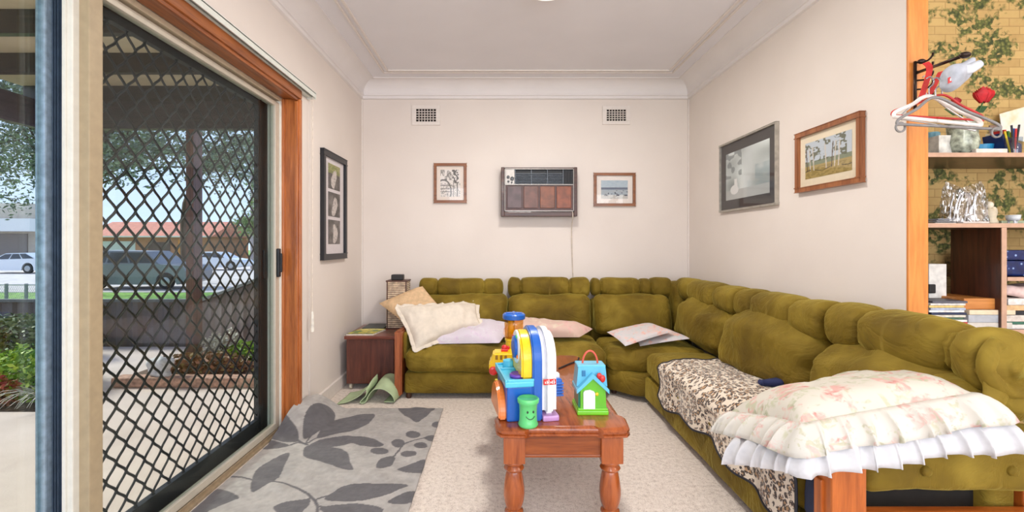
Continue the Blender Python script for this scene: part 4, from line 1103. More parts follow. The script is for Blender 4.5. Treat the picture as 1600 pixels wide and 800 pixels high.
obj('arch_panel', arch(.10, .152, 2.05, .118, .625, .815, .115, .008), YEL, tk, angle=35)
obj('arch_body', arch(.145, .187, 2.05, .132, T, .832, .13, .006), BLUE, tk, angle=35)
obj('arch_back', arch(.188, .252, 2.05, .135, T+.02, .828, .13, .02), WHI, tk, angle=35)
obj('foot_block', bx(.186, .258, 1.905, 2.19, T, T+.025, .008), PNK, tk)
d_ = BM(); lathe(d_, [(.03,-.018), (.046,-.014), (.052,0), (.052,.01)], (.10,2.05,.74), 24, 'x'); obj('dial', d_, BLUE, tk)
d_ = BM(); lathe(d_, [(.07,-.004), (.074,0), (.074,.004)], (.10,2.05,.74), 28, 'x'); obj('dial_plate', d_, WHI, tk)
for k in range(4):
    a = k*math.pi/2+.6; d_ = BM(); sphere(d_, (.094, 2.05+.062*math.cos(a), .74+.062*math.sin(a)), .009, 10, (.5,1,1)); obj('dial_stud', d_, [RED, GRN, ORG, PUR][k], tk, True)
obj('base_box', bx(.036, .148, 1.925, 2.19, T, .60, .01, 3), BLUE, tk)
bm = BM(); box(bm, .026, .15, 1.912, 2.20, .598, .622, .006); 
for q in ((.026,.036,1.912,2.2), (.036,.15,1.912,1.922), (.036,.15,2.19,2.2), (.036,.15,2.10,2.108)): box(bm, q[0], q[1], q[2], q[3], .62, .632, .003)
obj('worktop', bm, LBLUE, tk)
bm = BM(); lathe(bm, [(.022,.634), (.03,.64), (.036,.634), (.034,.622)][::-1], (.093,1.985,0), 24); obj('ring', bm, PUR, tk, True)
bm = BM(); lathe(bm, [(.012,.66), (.028,.655), (.03,.622)][::-1], (.085,2.15,0), 16); obj('basin', bm, LBLUE, tk)
bm = BM(); pts = []
for i in range(25):
    a = math.pi*i/24; pts.append(Vector((.004, 2.06-.12*math.cos(a), T+.005+.13*math.sin(a))))
prism(bm, pts, (.034,0,0)); bmesh.ops.bevel(bm, geom=[e for e in bm.edges if e.calc_face_angle(0) > .9], offset=.006, segments=2, affect='EDGES'); obj('side_door', bm, ORG, tk)
bn = BM(); lathe(bn, [(.036,T+.002), (.040,T+.008), (.042,T+.012), (.037,T+.022), (.036,T+.06), (.038,T+.095), (.044,T+.10), (.045,T+.114), (.041,T+.118), (.036,T+.112)], (.115,1.875,0), 28); b_ = obj('bin', bn, GRN, tk, True)
DK = plain((34,60,44), .4)
def onbin(a, z, r=.0372): return Vector((.115+r*math.sin(a), 1.875-r*math.cos(a), z))
for sgn in (-1, 1):
    bm = BM(); sphere(bm, onbin(.05+sgn*.33, T+.07), .0042, 10, (1,.6,1.25)); obj('eye', bm, DK, b_, True)
bm = BM(); tube(bm, [onbin(.05+t*.5, T+.053-.012*(1-t*t), .0385) for t in [(-1+2*i/12) for i in range(13)]], .0014, 6); obj('smile', bm, DK, b_)
bm = BM(); box(bm, .19, .245, 1.912, 1.9165, .603, .628, .002); lb = obj('label_plate', bm, RED, tk)
bm = BM(); x = .196
for k in range(6):
    h = .006+.004*((k*7) % 3); box(bm, x, x+.0035, 1.9105, 1.9125, .612-h*.4, .612+h); 
    if k % 2: box(bm, x, x+.007, 1.9105, 1.9125, .613, .616)
    x += .0075
obj('lettering', bm, WHI, lb)
bm = BM(); box(bm, .252, .275, 2.03, 2.06, .575, .605, .004); box(bm, .262, .30, 2.0, 2.03, .52, .60, .012, 3)
for k in range(5): box(bm, .26, .303, 1.992, 2.002, .525+k*.013, .533+k*.013, .002)
obj('lever', bm, BLUE, tk)
bm = BM(); box(bm, .270, .298, 2.03, 2.06, .545, .618, .012, 3); obj('lever_knob', bm, WHI, tk)
tk.rotation_euler.z = R(9); tk.location.x -= .018
# school bus toy and tub with blue lid behind
bt = thing('toy_bus', 'yellow toy bus with red wheels and a red driver, behind the activity toy', 'toy', (-.0, 2.66, T))
bm = BM(); pts = [(-.055,.475), (-.055,.515), (-.045,.525), (-.03,.575), (.10,.575), (.108,.565), (.108,.475)]
prism(bm, [Vector((x, 2.60, z)) for x, z in pts], (0,.11,0)); bmesh.ops.bevel(bm, geom=bm.edges[:], offset=.008, segments=3, affect='EDGES'); obj('body', bm, YEL, bt)
for k in range(3): obj('window', bx(-.018+k*.026, -.004+k*.026, 2.597, 2.602, .538, .563, .002), plain((150,110,20), .4), bt)
for x in (-.03, .075):
    for y in (2.592, 2.705):
        bm = BM(); lathe(bm, [(.012,-.004), (.022,-.002), (.025,.004), (.025,.014), (.02,.018)], (x,y-.004,.475), 18, 'y'); obj('wheel', bm, RED, bt)
bm = BM(); sphere(bm, (.035,2.655,.592), .02, 14); box(bm, .015, .055, 2.635, 2.675, .574, .59, .005); box(bm, .05, .064, 2.64, 2.66, .585, .605, .004); obj('driver', bm, RED, bt)
tb = thing('toy_barrel', 'clear-sided toy tub with yellow post and royal blue lid beside the toy bus', 'toy', (.09, 2.80, T))
bm = BM(); lathe(bm, [(.05,T), (.052,T+.01), (.052,.60), (.056,.605), (.056,.615), (.05,.62)], (.095,2.82,0), 24); obj('base', bm, YEL, tb)
bm = BM(); lathe(bm, [(.054,.62), (.058,.70), (.058,.735)], (.095,2.82,0), 24); obj('tub', bm, glassm('amber_clear', (244,214,160), .06), tb, True)
bm = BM(); lathe(bm, [(.022,.62), (.02,.735)], (.078,2.82,0), 14); obj('post', bm, YEL, tb, True)
bm = BM(); lathe(bm, [(.066,.735), (.07,.74), (.07,.762), (.062,.77), (.03,.768), (.02,.772)], (.095,2.82,0), 28); box(bm, .045, .145, 2.813, 2.827, .768, .776, .002); box(bm, .088, .102, 2.77, 2.87, .768, .776, .002); obj('lid', bm, BLUE, tb)
bm = BM(); tube(bm, smooth_path([(.09,2.38,.46), (.088,2.38,.515), (.105,2.37,.545), (.125,2.36,.54), (.13,2.36,.52)], 6), .018, 12); tag(obj('toy_arch', bm, ORG, smooth=True), 'orange curved toy piece between the toy bus and the arch panel', 'toy')
tag(obj('toy_block', bx(-.02, .02, 2.33, 2.45, T, .475, .006), pl((200,200,40))), 'yellow-green flat toy block under the toy bus at the table edge', 'toy')
# toy house
th = thing('toy_house', 'small green toy cottage with blue roof, white door and red loop handle', 'toy', (.412, 2.07, T))
hx0, hx1, hy0, hy1 = .348, .478, 2.0, 2.13
bm = BM(); box(bm, hx0-.004, hx1+.004, hy0-.012, hy1+.004, T, T+.02, .005); box(bm, hx0, hx1+.002, hy0-.006, hy1, T+.018, T+.028, .003); obj('plinth', bm, LIME, th)
bm = BM(); prism(bm, [Vector((x, hy0, z)) for x, z in ((hx0+.012,.475), (hx0+.012,.555), (.413,.612), (hx1-.008,.555), (hx1-.004,.475))], (0,.115,0)); obj('walls', bm, pl((100,190,40)), th)
obj('side_panel', bx(hx0+.004, hx0+.013, hy0+.01, hy1-.01, .477, .565, .002), pl((20,120,100)), th)
bm = BM()
for sgn in (-1, 1):
    e0 = Vector((.413, 0, .622)); e1 = Vector((.413+sgn*.071, 0, .556)); n_ = Vector((0,0,.014))
    prism(bm, [Vector((e0.x, hy0-.014, e0.z-.012)), Vector((e1.x, hy0-.014, e1.z-.012)), Vector((e1.x, hy0-.014, e1.z+.006)), Vector((e0.x, hy0-.014, e0.z+.01))], (0,.13,0))
prism(bm, [Vector((x, hy0+.012, z)) for x, z in ((.345,.57), (.481,.57), (.473,.655), (.353,.655))], (0,.09,0))
box(bm, .350, .476, hy0+.02, hy0+.10, .648, .662, .005); obj('roof', bm, pl((96,190,224)), th)
obj('roof_window', bx(.368, .384, hy0+.006, hy0+.014, .615, .64, .002), pl((40,120,170)), th)
bm = BM(); sphere(bm, (.442,hy0-.004,.62), .012, 12, (1,.5,1.2)); sphere(bm, (.456,hy0-.004,.608), .013, 12, (1,.5,1.3)); obj('heart_ornament', bm, RED, th, True)
bm = BM(); pts = [(.372,.476), (.372,.548), (.378,.556), (.40,.560), (.418,.553), (.423,.545), (.423,.476)]
prism(bm, [Vector((x, hy0-.008, z)) for x, z in pts], (0,.009,0)); obj('door', bm, WHI, th)
bm = BM(); sphere(bm, (.432,hy0-.002,.54), .008, 10, (1,.5,1)); obj('doorbell', bm, YEL, th, True)
bm = BM(); tube(bm, [(.413+.034*math.cos(a), hy0+.055, .655+.062*math.sin(a)) for a in [math.pi*i/20 for i in range(21)]], .0045, 8); obj('carry_handle', bm, pl((222,90,70)), th, True)
tag(obj('black_cable', tube(BM(), smooth_path([(.36,2.72,.454), (.42,2.80,.455), (.50,2.90,.454), (.525,2.98,.454)], 6), .005, 6), plain((30,30,34), .6)), 'thin black strap lying on the far end of the coffee table', 'cable')  # short black cable at the table's far end
# ---------------------------------------------------------------- ceiling light
cl = thing('ceiling_light', 'round ceiling light with a frosted glowing bowl', 'ceiling light', (.29, 2.66, H))
bm = BM(); lathe(bm, [(.19,2.735), (.195,2.749), (.15,2.75)], (.29,2.66,0), 40); obj('mounting_plate', bm, TRIMW, cl, True)
bm = BM(); lathe(bm, [(.02,2.672), (.08,2.676), (.13,2.69), (.155,2.71), (.16,2.738)], (.29,2.66,0), 40); obj('glass_bowl', bm, plain((255,250,240), .4, emit=1.0), cl, True)
# ---------------------------------------------------------------- wall vents
def vent(label, x0, x1, z0, z1):
    root = thing('wall_vent', label, 'vent', ((x0+x1)/2, D, (z0+z1)/2), 'plaster wall vents near the ceiling'); y0, y1 = D-.014, D+.0
    bm = BM(); fx, fz = .04, .035
    box(bm, x0, x1, y0, y1, z0, z0+fz, .003); box(bm, x0, x1, y0, y1, z1-fz, z1, .003); box(bm, x0, x0+fx, y0, y1, z0+fz, z1-fz); box(bm, x1-fx, x1, y0, y1, z0+fz, z1-fz); 
    obj('frame', bm, TRIMW, root)
    bm = BM(); n, m = 7, 5; a0, a1, c0, c1 = x0+fx, x1-fx, z0+fz, z1-fz
    for i in range(1, n): x = a0+(a1-a0)*i/n; box(bm, x-.003, x+.003, y0+.003, y1-.003, c0, c1)
    for j in range(1, m): z = c0+(c1-c0)*j/m; box(bm, a0, a1, y0+.003, y1-.003, z-.003, z+.003)
    obj('grille', bm, TRIMW, root); obj('dark_recess', bx(a0, a1, y1-.003, y1+.001, c0, c1), plain((36,24,22), .9), root)
vz0, vz1 = P(0,196,D).z, P(0,165,D).z
vent('square-holed plaster vent high on the back wall, above the small portrait print', P(644,0,D).x, P(688,0,D).x, vz0, vz1)
vent('square-holed plaster vent high on the back wall, above the beach print', P(941,0,D).x, P(984,0,D).x, P(0,195,D).z, P(0,166,D).z)
# ---------------------------------------------------------------- air conditioner
ac = thing('air_conditioner', 'old wood-trimmed wall air conditioner with brown panels over the sofa', 'air conditioner', (.38, D, 1.69))
q0, q1 = P(783,338,D-.13), P(902,261,D-.13); x0, x1, z0, z1 = q0.x, q1.x, q0.z, q1.z; yf = D-.13
bm = BM(); box(bm, x0, x0+.03, yf, D, z0, z1, .004); box(bm, x1-.03, x1, yf, D, z0, z1, .004); box(bm, x0+.03, x1-.03, yf, D, z0, z0+.042, .004); box(bm, x0+.03, x1-.03, yf+.02, D, z1-.012, z1, .002)
obj('timber_surround', bm, wood((48,24,16), (82,46,32), 0, .4), ac)
SIL_ = plain((150,144,138), .35, .7, var=.05)
bm = BM(); i0, i1, j0, j1 = x0+.032, x1-.032, z0+.046, z1-.014
box(bm, i0, i1, yf-.006, yf+.02, j0, j0+.008, .001); box(bm, i0, i1, yf-.006, yf+.02, j1-.008, j1, .001); box(bm, i0, i0+.006, yf-.006, yf+.02, j0, j1, .001); box(bm, i1-.006, i1, yf-.006, yf+.02, j0, j1, .001)
zm = P(0,288.5,yf).z; box(bm, i0, i1, yf-.006, yf+.02, zm-.004, zm+.004, .001)
obj('metal_trim', bm, SIL_, ac)
obj('panel_backing', bx(i0, i1, yf+.006, D, j0, zm), plain((78,48,42), .4), ac)
pw = (i1-i0-.03)/4
for k, c in enumerate(((88,68,68), (106,68,56), (122,70,44), (128,66,36))):
    a = i0+.016+k*pw+.008; obj('leather_panel', bx(a, a+pw-.018, yf-.002, yf+.01, j0+.03, zm-.016, .006, 3), plain(c, .35, var=.14, scale=18), ac)
obj('louvre_recess', bx(i0, i1, yf+.03, D, zm, j1), plain((24,26,30), .5), ac)
bm = BM(); k0 = i0+.10
for k in range(7):
    z = zm+.012+k*.0145; box(bm, k0, i1-.10, yf+.004, yf+.022, z, z+.005)
for x in (k0, k0+.15, k0+.30, i1-.10): box(bm, x-.003, x+.003, yf, yf+.03, zm, j1)
obj('louvres', bm, plain((86,92,100), .4, .3), ac)
bm = BM()
for k in range(12): x = i1-.095+k*.0075; box(bm, x, x+.003, yf+.004, yf+.02, zm+.006, j1-.015)
obj('side_grille', bm, plain((50,50,54), .4), ac)
cp = obj('control_panel', bx(i0+.006, k0-.006, yf-.001, yf+.02, zm+.004, j1-.008, .002), SIL_, ac)
for a, b, r in ((.028,.07,.014), (.065,.055,.018), (.03,.028,.01), (.06,.02,.008)):
    bm = BM(); lathe(bm, [(r*.7,-.014), (r,-.012), (r,.002)], (i0+.006+a, yf, zm+b), 18, 'y'); obj('knob', bm, plain((70,72,74), .3, .4), cp)
obj('power_cord', tube(BM(), smooth_path([(x1-.045,yf+.01,z0+.05), (x1-.043,yf-.01,z0-.01), (x1-.04,D-.05,z0-.12), (x1-.03,D-.015,z0-.35), (x1-.02,D-.012,.86)], 6), .0045, 6), plain((206,192,176), .6), ac)
# ---------------------------------------------------------------- pictures
def picture(label, cf, o, ux, w_, h_, fw, fmat, mat_c, mw, img, res=70, d=.02, name='framed_picture', mb=None, inner=None):
    """o: lower-left corner, ux: unit vector along the wall, facing cf"""
    o = Vector(o); ux = Vector(ux); uz = Vector((0,0,1)); n = Vector(cf); root = thing(name, label, 'picture', tuple(o+ux*w_/2+uz*h_/2)); bm = BM()
    def slab(a0, a1, b0, b1, d0, d1, bm=bm, bev=.0):
        r = bmesh.ops.create_cube(bm, size=1)['verts']
        for v in r:
            s = v.co+Vector((.5,.5,.5)); v.co = o+ux*(a0+(a1-a0)*s.x)+uz*(b0+(b1-b0)*s.z)+n*(d0+(d1-d0)*s.y)
        if bev: bmesh.ops.bevel(bm, geom=list({e for v in r for e in v.link_edges}), offset=bev, segments=2, affect='EDGES')
    slab(0, w_, 0, fw, 0, d, bev=.003); slab(0, w_, h_-fw, h_, 0, d, bev=.003); slab(0, fw, fw, h_-fw, 0, d, bev=.003); slab(w_-fw, w_, fw, h_-fw, 0, d, bev=.003)
    bmesh.ops.recalc_face_normals(bm, faces=bm.faces); obj('frame', bm, fmat, root)
    bm = BM(); slab(fw, w_-fw, fw, h_-fw, .001, d*.35, bm); bmesh.ops.recalc_face_normals(bm, faces=bm.faces); obj('mat_board', bm, mat_c, root)
    ims = inner or [(fw+mw, w_-fw-mw, fw+(mb or mw), h_-fw-mw)]
    for k, (a0, a1, b0, b1) in enumerate(ims):
        f = img[k] if isinstance(img, list) else img
        vgrid('print', lambda u, v: o+ux*(a0+(a1-a0)*u)+uz*(b0+(b1-b0)*v)+n*(d*.35+.0012), res, res, f, root, .5)
    bm = BM(); slab(fw*.8, w_-fw*.8, fw*.8, h_-fw*.8, d*.6, d*.6+.001, bm); bmesh.ops.recalc_face_normals(bm, faces=bm.faces); obj('glazing', bm, glassm('picture_glass', (252,252,252), .02), root)
def full(c, U): return np.tile(np.array(c, float), (len(U), 1))
BRF = wood((110,62,30), (150,92,50), 0, .35)
def sketch(U, V):
    c = full((236,228,222), U); n = vnoise(U, V, 24, 3); n2 = vnoise(U, V*.6, 9, 5)
    c = mixc(c, (110,104,98), ((V > .62)&(n2 > .4)&(U < .75))*n*1.1); c = mixc(c, (60,56,54), ((U > .58)&(U < .92)&(V > .5)&(n > .42))*.8)
    arc = np.abs(np.hypot((U-.15)*1.1, V-.2)-.42) < .03; c = mixc(c, (70,66,62), arc*.8)
    for y in (.18,.3,.42): c = mixc(c, (96,90,86), (np.abs(V-y) < .018)*(U < .6)*.7)
    c = mixc(c, (80,76,72), (np.abs(U-.66) < .02)*(V < .6)*.8); c = mixc(c, (90,86,82), (np.abs(U-.85) < .03)*(V < .55)*.8)
    return mixc(c, (120,116,110), (n > .62)*.5*(V < .5))
q0, q1 = P(678,317,D-.02), P(729,255,D-.02)
picture('small brown-framed portrait print of a sketched archway on the back wall', (0,-1,0), (q0.x, D, q0.z), (1,0,0), q1.x-q0.x, q1.z-q0.z, .026, BRF, plain((238,224,212), .8, var=.01), .035, sketch, d=.022)
def beach(U, V):
    c = full((150,176,196), U); n = vnoise(U, V*3, 14, 6); c = mixc(c, (196,206,212), (V > .62)*(.4+n*.5)); c = mixc(c, (96,104,124), ((V > .5)&(V < .62))*.9)
    c = mixc(c, (176,180,184), ((V > .2)&(V <= .5))*(.5+.5*n)); c = mixc(c, (206,196,184), (V <= .2)*.8); c = mixc(c, (70,74,90), ((V > .15)&(V < .45)&(vnoise(U, V, 16, 8) > .72))*.9); return c
q0, q1 = P(928,322,D-.02), P(993,270,D-.02)
picture('small brown-framed landscape print of a beach on the back wall', (0,-1,0), (q0.x, D, q0.z), (1,0,0), q1.x-q0.x, q1.z-q0.z, .026, BRF, plain((240,230,222), .8, var=.01), .045, beach, d=.022)
def bw(seed):
    def f(U, V):
        n = vnoise(U, V, 5, seed); n2 = vnoise(U, V, 18, seed+1); c = full((84,78,74), U)+((n-.5)*90)[:,None]
        fig = ((U-.5+.1*np.sin(V*4+seed))/.2)**2+((V-.42)/.4)**2 < 1+.4*(n2-.5)
        c = mixc(c, (224,214,208), fig*.95)
        if seed == 1: c = mixc(c, (150,160,70), (V > .62)*(1-fig*1.)*.8); c = mixc(c, (206,196,120), ((V > .75)&(n2 > .5))*.7)
        return mixc(c, (120,112,108), (n2 > .68)*.4)
    return f
YB, YE = 3.35, 3.87; w_ = YE-YB; h_ = .83; z0 = 1.078
picture('tall black frame holding three small photographs on the left wall', (1,0,0), (XL, YB, z0), (0,1,0), w_, h_, .045, plain((26,28,34), .4), plain((232,224,226), .8, var=.01), .05, [bw(3), bw(2), bw(1)], 50, .03, inner=[(.13,w_-.13,.12,.31), (.13,w_-.13,.335,.525), (.13,w_-.13,.55,.745)])
def misty(U, V):
    n = vnoise(U, V, 4, 9); n2 = vnoise(U, V, 11, 10); c = full((186,194,192), U)+((n-.5)*110)[:,None]
    c = mixc(c, (214,220,220), np.exp(-((U-.55)/.14)**2)*(.5+.5*n2)*.9); c = mixc(c, (120,146,156), ((U > .7)&(V > .2)&(V < .6))*.5*n2); c = mixc(c, (186,188,186), (V < .2)*.8)
    f = (((U-.22)/.1)**2+((V-.2)/.1)**2 < 1)|((np.abs(U-.27+.1*(V-.2)) < .035)&(V > .15)&(V < .42)); c = mixc(c, (236,236,234), f*.95); return mixc(c, (90,96,98), ((U < .4)&(V > .45)&(n2 > .5))*.5)
# right wall: u runs towards the camera
q = wood((150,140,128), (186,178,166), 2, .4)
picture('dark-matted misty white-horse picture in a thin silver frame on the right wall', (-1,0,0), (XR, 3.73, 1.455), (0,-1,0), 3.73-2.966, .545, .014, plain((176,170,160), .35, .4), plain((62,58,58), .6, var=.03), .075, misty, 90, .025)
def gums(U, V):
    n = vnoise(U, V, 9, 12); n2 = vnoise(U, V, 26, 14); c = full((196,206,216), U); c = mixc(c, (110,120,84), ((V > .32)&(V < .46))*.8)
    c = mixc(c, (176,150,84), (V <= .34)*.95); c = mixc(c, (140,120,60), ((V < .3)&(n2 > .5))*.6)
    c = mixc(c, (84,88,62), ((V > .44)&(n > .40)&(n2 > .42)&((U < .36)|((U > .42)&(U < .9))))*.85)
    for u in (.05,.12,.2,.48,.6,.66,.74): c = mixc(c, (214,204,190) if u not in (.05,.6) else (90,70,56), (np.abs(U-u-.05*(V-.3)*(1 if u > .5 else -1)) < .011)*((V > .2)&(V < .85)))
    return mixc(c, (70,60,40), (np.abs(V-.2-.03*np.sin(U*12)) < .012)*(n > .45)*.8)
picture('brown-framed print of gum trees in a dry paddock on the right wall', (-1,0,0), (XR, 2.77, 1.507), (0,-1,0), 2.77-2.268, .357, .028, wood((120,66,34), (166,104,62), 2, .35), plain((244,228,200), .8, var=.01), .045, gums, 110, .03)
# ---------------------------------------------------------------- bookcase in the dining room
bk = thing('bookcase', 'open brown shelving unit against the brick-pattern wallpaper', 'bookcase', (2.9, 2.27, 0))
SH_ = wood((104,66,44), (140,96,68), 0, .4); SHD = wood((52,26,18), (86,44,28), 2, .4); EDG = plain((196,158,134), .5, var=.04)
YF, YBk = 2.12, 2.455
def shelf(z, t, x0=1.93, x1=3.7):
    o = obj('shelf', bx(x0, x1, YF+.004, YBk, z-t, z), SHD, bk); obj('edge_strip', bx(x0, x1, YF, YF+.006, z-t, z), EDG, o)
shelf(1.625, .02); shelf(1.296, .02); shelf(.80, .02); shelf(1.045, .018, 2.372, 3.7); shelf(.42, .02)
obj('divider', bx(2.345, 2.368, YF+.004, YBk-.095, .802, 1.275), SHD, bk); obj('divider', bx(2.345, 2.368, YF, YF+.006, .802, 1.275), EDG, bk)
obj('side_panel', bx(1.925, 1.935, YF, YBk, 0, 1.605), SHD, bk); obj('side_panel', bx(3.7, 3.72, YF, YBk, 0, 2.0), SHD, bk)
SZ = 1.626
def at(px, py, Y): return P(px, py, Y)
# top shelf
vs_ = thing('rose_vase', 'crackled glass vase on the upper shelf holding the artificial roses', 'vase', tuple(P(1504,236,2.2)))
c0 = P(1504,236,2.2); c0.z = SZ
bm = BM(); lathe(bm, [(.03,0), (.05,.01), (.062,.06), (.055,.1), (.06,.15), (.064,.17)], c0, 20); obj('vase_body', bm, plain((150,156,140), .15, .0, var=.35, scale=40), vs_, True)
def rose(label, px, py, Y, r, mat, base):
    root = thing('artificial_rose', label, 'flower', tuple(P(px,py,Y)), None); c = P(px, py, Y); bm = BM()
    for k in range(5):
        R_ = r*(.35+.16*k)
        for j in range(5):
            a = j*1.2566+k*.7; g = {}
            for u in range(5):
                for v in range(5):
                    th_ = a+(u/4-.5)*1.5; h = v/4; rr = R_*(.4+.6*math.sin(h*1.9))
                    g[u,v] = bm.verts.new(c+Vector((rr*math.cos(th_), rr*.6*math.sin(th_), r*(-.75+1.5*h-.13*k*h*h+.1*math.sin(th_*5))-.3*r*abs(u/4-.5)**2*h)))
            for u in range(4):
                for v in range(4): bm.faces.new((g[u,v], g[u+1,v], g[u+1,v+1], g[u,v+1]))
    obj('petals', bm, mat, root, True)
    obj('stem', tube(BM(), smooth_path([c-Vector((0,0,r*.5)), (c+Vector(base))/2+Vector((.02,0,0)), base], 5), .003, 6), plain((50,90,40), .6), root)
    bm = BM()
    for s in (-1, 1):
        b0 = (c*.45+Vector(base)*.55); e = b0+Vector((s*.07, 0, .03)); m0 = (b0+e)/2
        v_ = [bm.verts.new(p) for p in (b0, m0+Vector((0,.01,.02)), e, m0-Vector((0,.01,.02)))]; bm.faces.new(v_)
    obj('leaf', bm, plain((46,84,44), .6), root)
RR = plain((186,16,30), .6, var=.15)
vt = c0+Vector((0,0,.14))
rose('large open red rose rising above the vase on the upper shelf', 1537, 148, 2.2, .048, RR, vt+Vector((.015,0,0)))
rose('smaller drooping red rose behind the coat hangers on the upper shelf', 1494, 158, 2.26, .024, plain((150,20,36), .6, var=.15), vt-Vector((.015,0,0)))
tag(obj('blue_bowl', None, BLUE), 'bright blue plastic bowl right of the glass vase on the upper shelf', 'bowl')
o = [x for x in bpy.data.objects if x.name.startswith('blue_bowl')][0]
c1 = P(1537,236,2.28); bm = BM(); lathe(bm, [(.03,SZ), (.04,SZ+.005), (.052,SZ+.07), (.049,SZ+.07), (.036,SZ+.01)], (c1.x, 2.30, 0), 24); bm.to_mesh(o.data); bm.free(); o.data.materials.clear(); o.data.materials.append(plain((40,140,190), .35))
def bxo(name, label, cat, x0, x1, y0, y1, z0, z1, m, bev=.003, group=None): return tag(obj(name, bx(x0, x1, y0, y1, z0, z1, bev), m), label, cat, group)
bxo('white_carton', 'upright cream carton between the blue bowl and the pen holder', 'box', P(1549,0,2.3).x, P(1566,0,2.3).x, 2.26, 2.33, SZ, SZ+.135, plain((232,222,196), .6))
bxo('notebook', 'flat white notebook with navy cover at the upper shelf front', 'book', P(1522,0,2.14).x, P(1571,0,2.14).x, 2.13, 2.24, SZ, SZ+.02, plain((226,218,206), .7)); 
bxo('photo_card', 'dark framed card standing behind the coat hanger ends on the upper shelf', 'card', P(1546,0,2.36).x, P(1565,0,2.36).x, 2.36, 2.365, SZ, SZ+.19, plain((120,96,84), .5, var=.2))
ph = thing('pen_holder', 'clear cup of pens and pencils on the upper shelf', 'pen holder', (2.43, 2.2, SZ)); cx_, cy_ = P(1583,0,2.2).x, 2.2
bm = BM(); lathe(bm, [(.026,SZ), (.028,SZ+.005), (.032,SZ+.085)], (cx_,cy_,0), 20); obj('cup', bm, glassm('clear_plastic', (225,232,240), .1), ph, True)
for k, (c, dx, h) in enumerate((((24,26,40),-.012,.145), ((200,40,40),.006,.13), ((40,40,46),.02,.15), ((220,190,40),-.02,.12), ((30,80,160),.012,.135))):
    obj('pen', tube(BM(), [(cx_+dx*.4, cy_-.008+k*.004, SZ+.006), (cx_+dx*1.6, cy_-.01+k*.006, SZ+h)], .0042, 7), plain(c, .4), ph)
dz = thing('desk_organiser', 'navy blue slanted organiser full of bright folders on the upper shelf', 'organiser', (2.36, 2.26, SZ))
a, b = P(1561,0,2.25).x, P(1582,0,2.25).x
bm = BM(); prism(bm, [Vector((a,2.22,SZ)), Vector((b+.01,2.22,SZ)), Vector((b+.01,2.22,SZ+.06)), Vector((a-.02,2.22,SZ+.115))], (0,.09,0)); obj('tray', bm, plain((30,48,104), .4), dz)
for k, c in enumerate(((196,40,44), (70,140,60), (230,200,50), (60,60,70))):
    x = a+.01+k*.017; obj('folder', bx(x, x+.010, 2.235, 2.30, SZ+.02, SZ+.135-.006*k, .001), plain(c, .5), dz)
m_ = tag(obj('painted_paper', None, WHT), 'pale painted paper sheet leaning on the wallpaper above the pens', 'paper')
bm = BM(); p0_, p1_, p2_, p3_ = [P(x, y, 2.42) for x, y in ((1562,178), (1604,166), (1604,222), (1567,214))]
prism(bm, [p0_, p1_, p2_, p3_], (0,.003,0)); bm.to_mesh(m_.data); bm.free(); m_.data.materials.clear(); 
mm = NT('watercolour'); v = mm.co(); mm.base(mm.ramp(mm.noise(v, 9, 3), [(.3,(216,226,232)), (.5,(240,232,214)), (.65,(232,204,150))])); m_.data.materials.append(mm.m)
bxo('hinged_box', 'white hinge-lidded box at the left end of the upper shelf', 'box', P(1452,0,2.25).x, P(1473,0,2.25).x, 2.2, 2.3, SZ, SZ+.10, plain((206,204,196), .5, var=.2, scale=20))
tag(obj('blue_can', None, BLUE), 'pale blue tin standing behind the hangers on the upper shelf', 'tin'); o = bpy.data.objects['blue_can']
bm = BM(); cc = P(1462,0,2.36).x; lathe(bm, [(.03,SZ), (.032,SZ+.004), (.032,SZ+.15), (.028,SZ+.155)], (cc,2.38,0), 20); bm.to_mesh(o.data); bm.free(); o.data.materials.clear(); o.data.materials.append(plain((120,176,200), .4))
# middle shelf
SM = 1.297
bg_ = thing('clear_gift_bag', 'crinkled clear cellophane bag standing on the middle shelf', 'bag', (2.1, 2.2, SM))
bm = BM(); x0, x1 = P(1474,0,2.2).x, P(1537,0,2.2).x; g = {}
for i in range(61):
    for j in range(16):
        u, v = i/60, j/15; a = u*2*math.pi; xx = (x0+x1)/2+(x1-x0)/2*math.copysign(abs(math.cos(a))**.6, math.cos(a)); yy = 2.2+.045*math.copysign(abs(math.sin(a))**.6, math.sin(a))*(1-.5*v)
        w_ = .008*math.sin(a*11+v*5)+.006*math.sin(a*5-v*9); g[i,j] = bm.verts.new((xx+w_*v, yy+w_, SM+.002+.18*v*(1+.12*math.sin(a*4)*v)))
for i in range(60):
    for j in range(15): bm.faces.new((g[i,j], g[i+1,j], g[i+1,j+1], g[i,j+1]))
obj('film', bm, CELLO, bg_)
bm = BM()
rnd = random.Random(5)
for k in range(9):
    x = x0+.03+(x1-x0-.06)*k/8; tube(bm, smooth_path([(x,2.2,SM+.004), (x+rnd.uniform(-.02,.02),2.2,SM+.08), (x+rnd.uniform(-.03,.03),2.19,SM+.15)], 5), [.007-.0004*i for i in range(11)], 6)
obj('foil_strips', bm, plain((206,204,204), .15, .85, var=.2), bg_, True)
bxo('tray', 'thin white tray under the cellophane bag on the middle shelf', 'tray', P(1500,0,2.15).x, P(1541,0,2.15).x, 2.135, 2.16, SM, SM+.008, plain((226,214,206), .5), .002)
fg = thing('figurine', 'small cream cherub-like figurine right of the cellophane bag', 'figurine', tuple(P(1548,346,2.25))); fx = P(1547,0,2.25).x
bm = BM(); lathe(bm, [(.028,SM), (.03,SM+.01), (.022,SM+.03), (.024,SM+.06), (.014,SM+.078)], (fx,2.25,0), 18); obj('body', bm, plain((222,208,180), .5, var=.06), fg, True)
bm = BM(); sphere(bm, (fx-.006,2.25,SM+.095), .018, 14); obj('head', bm, plain((232,222,200), .5), fg, True)
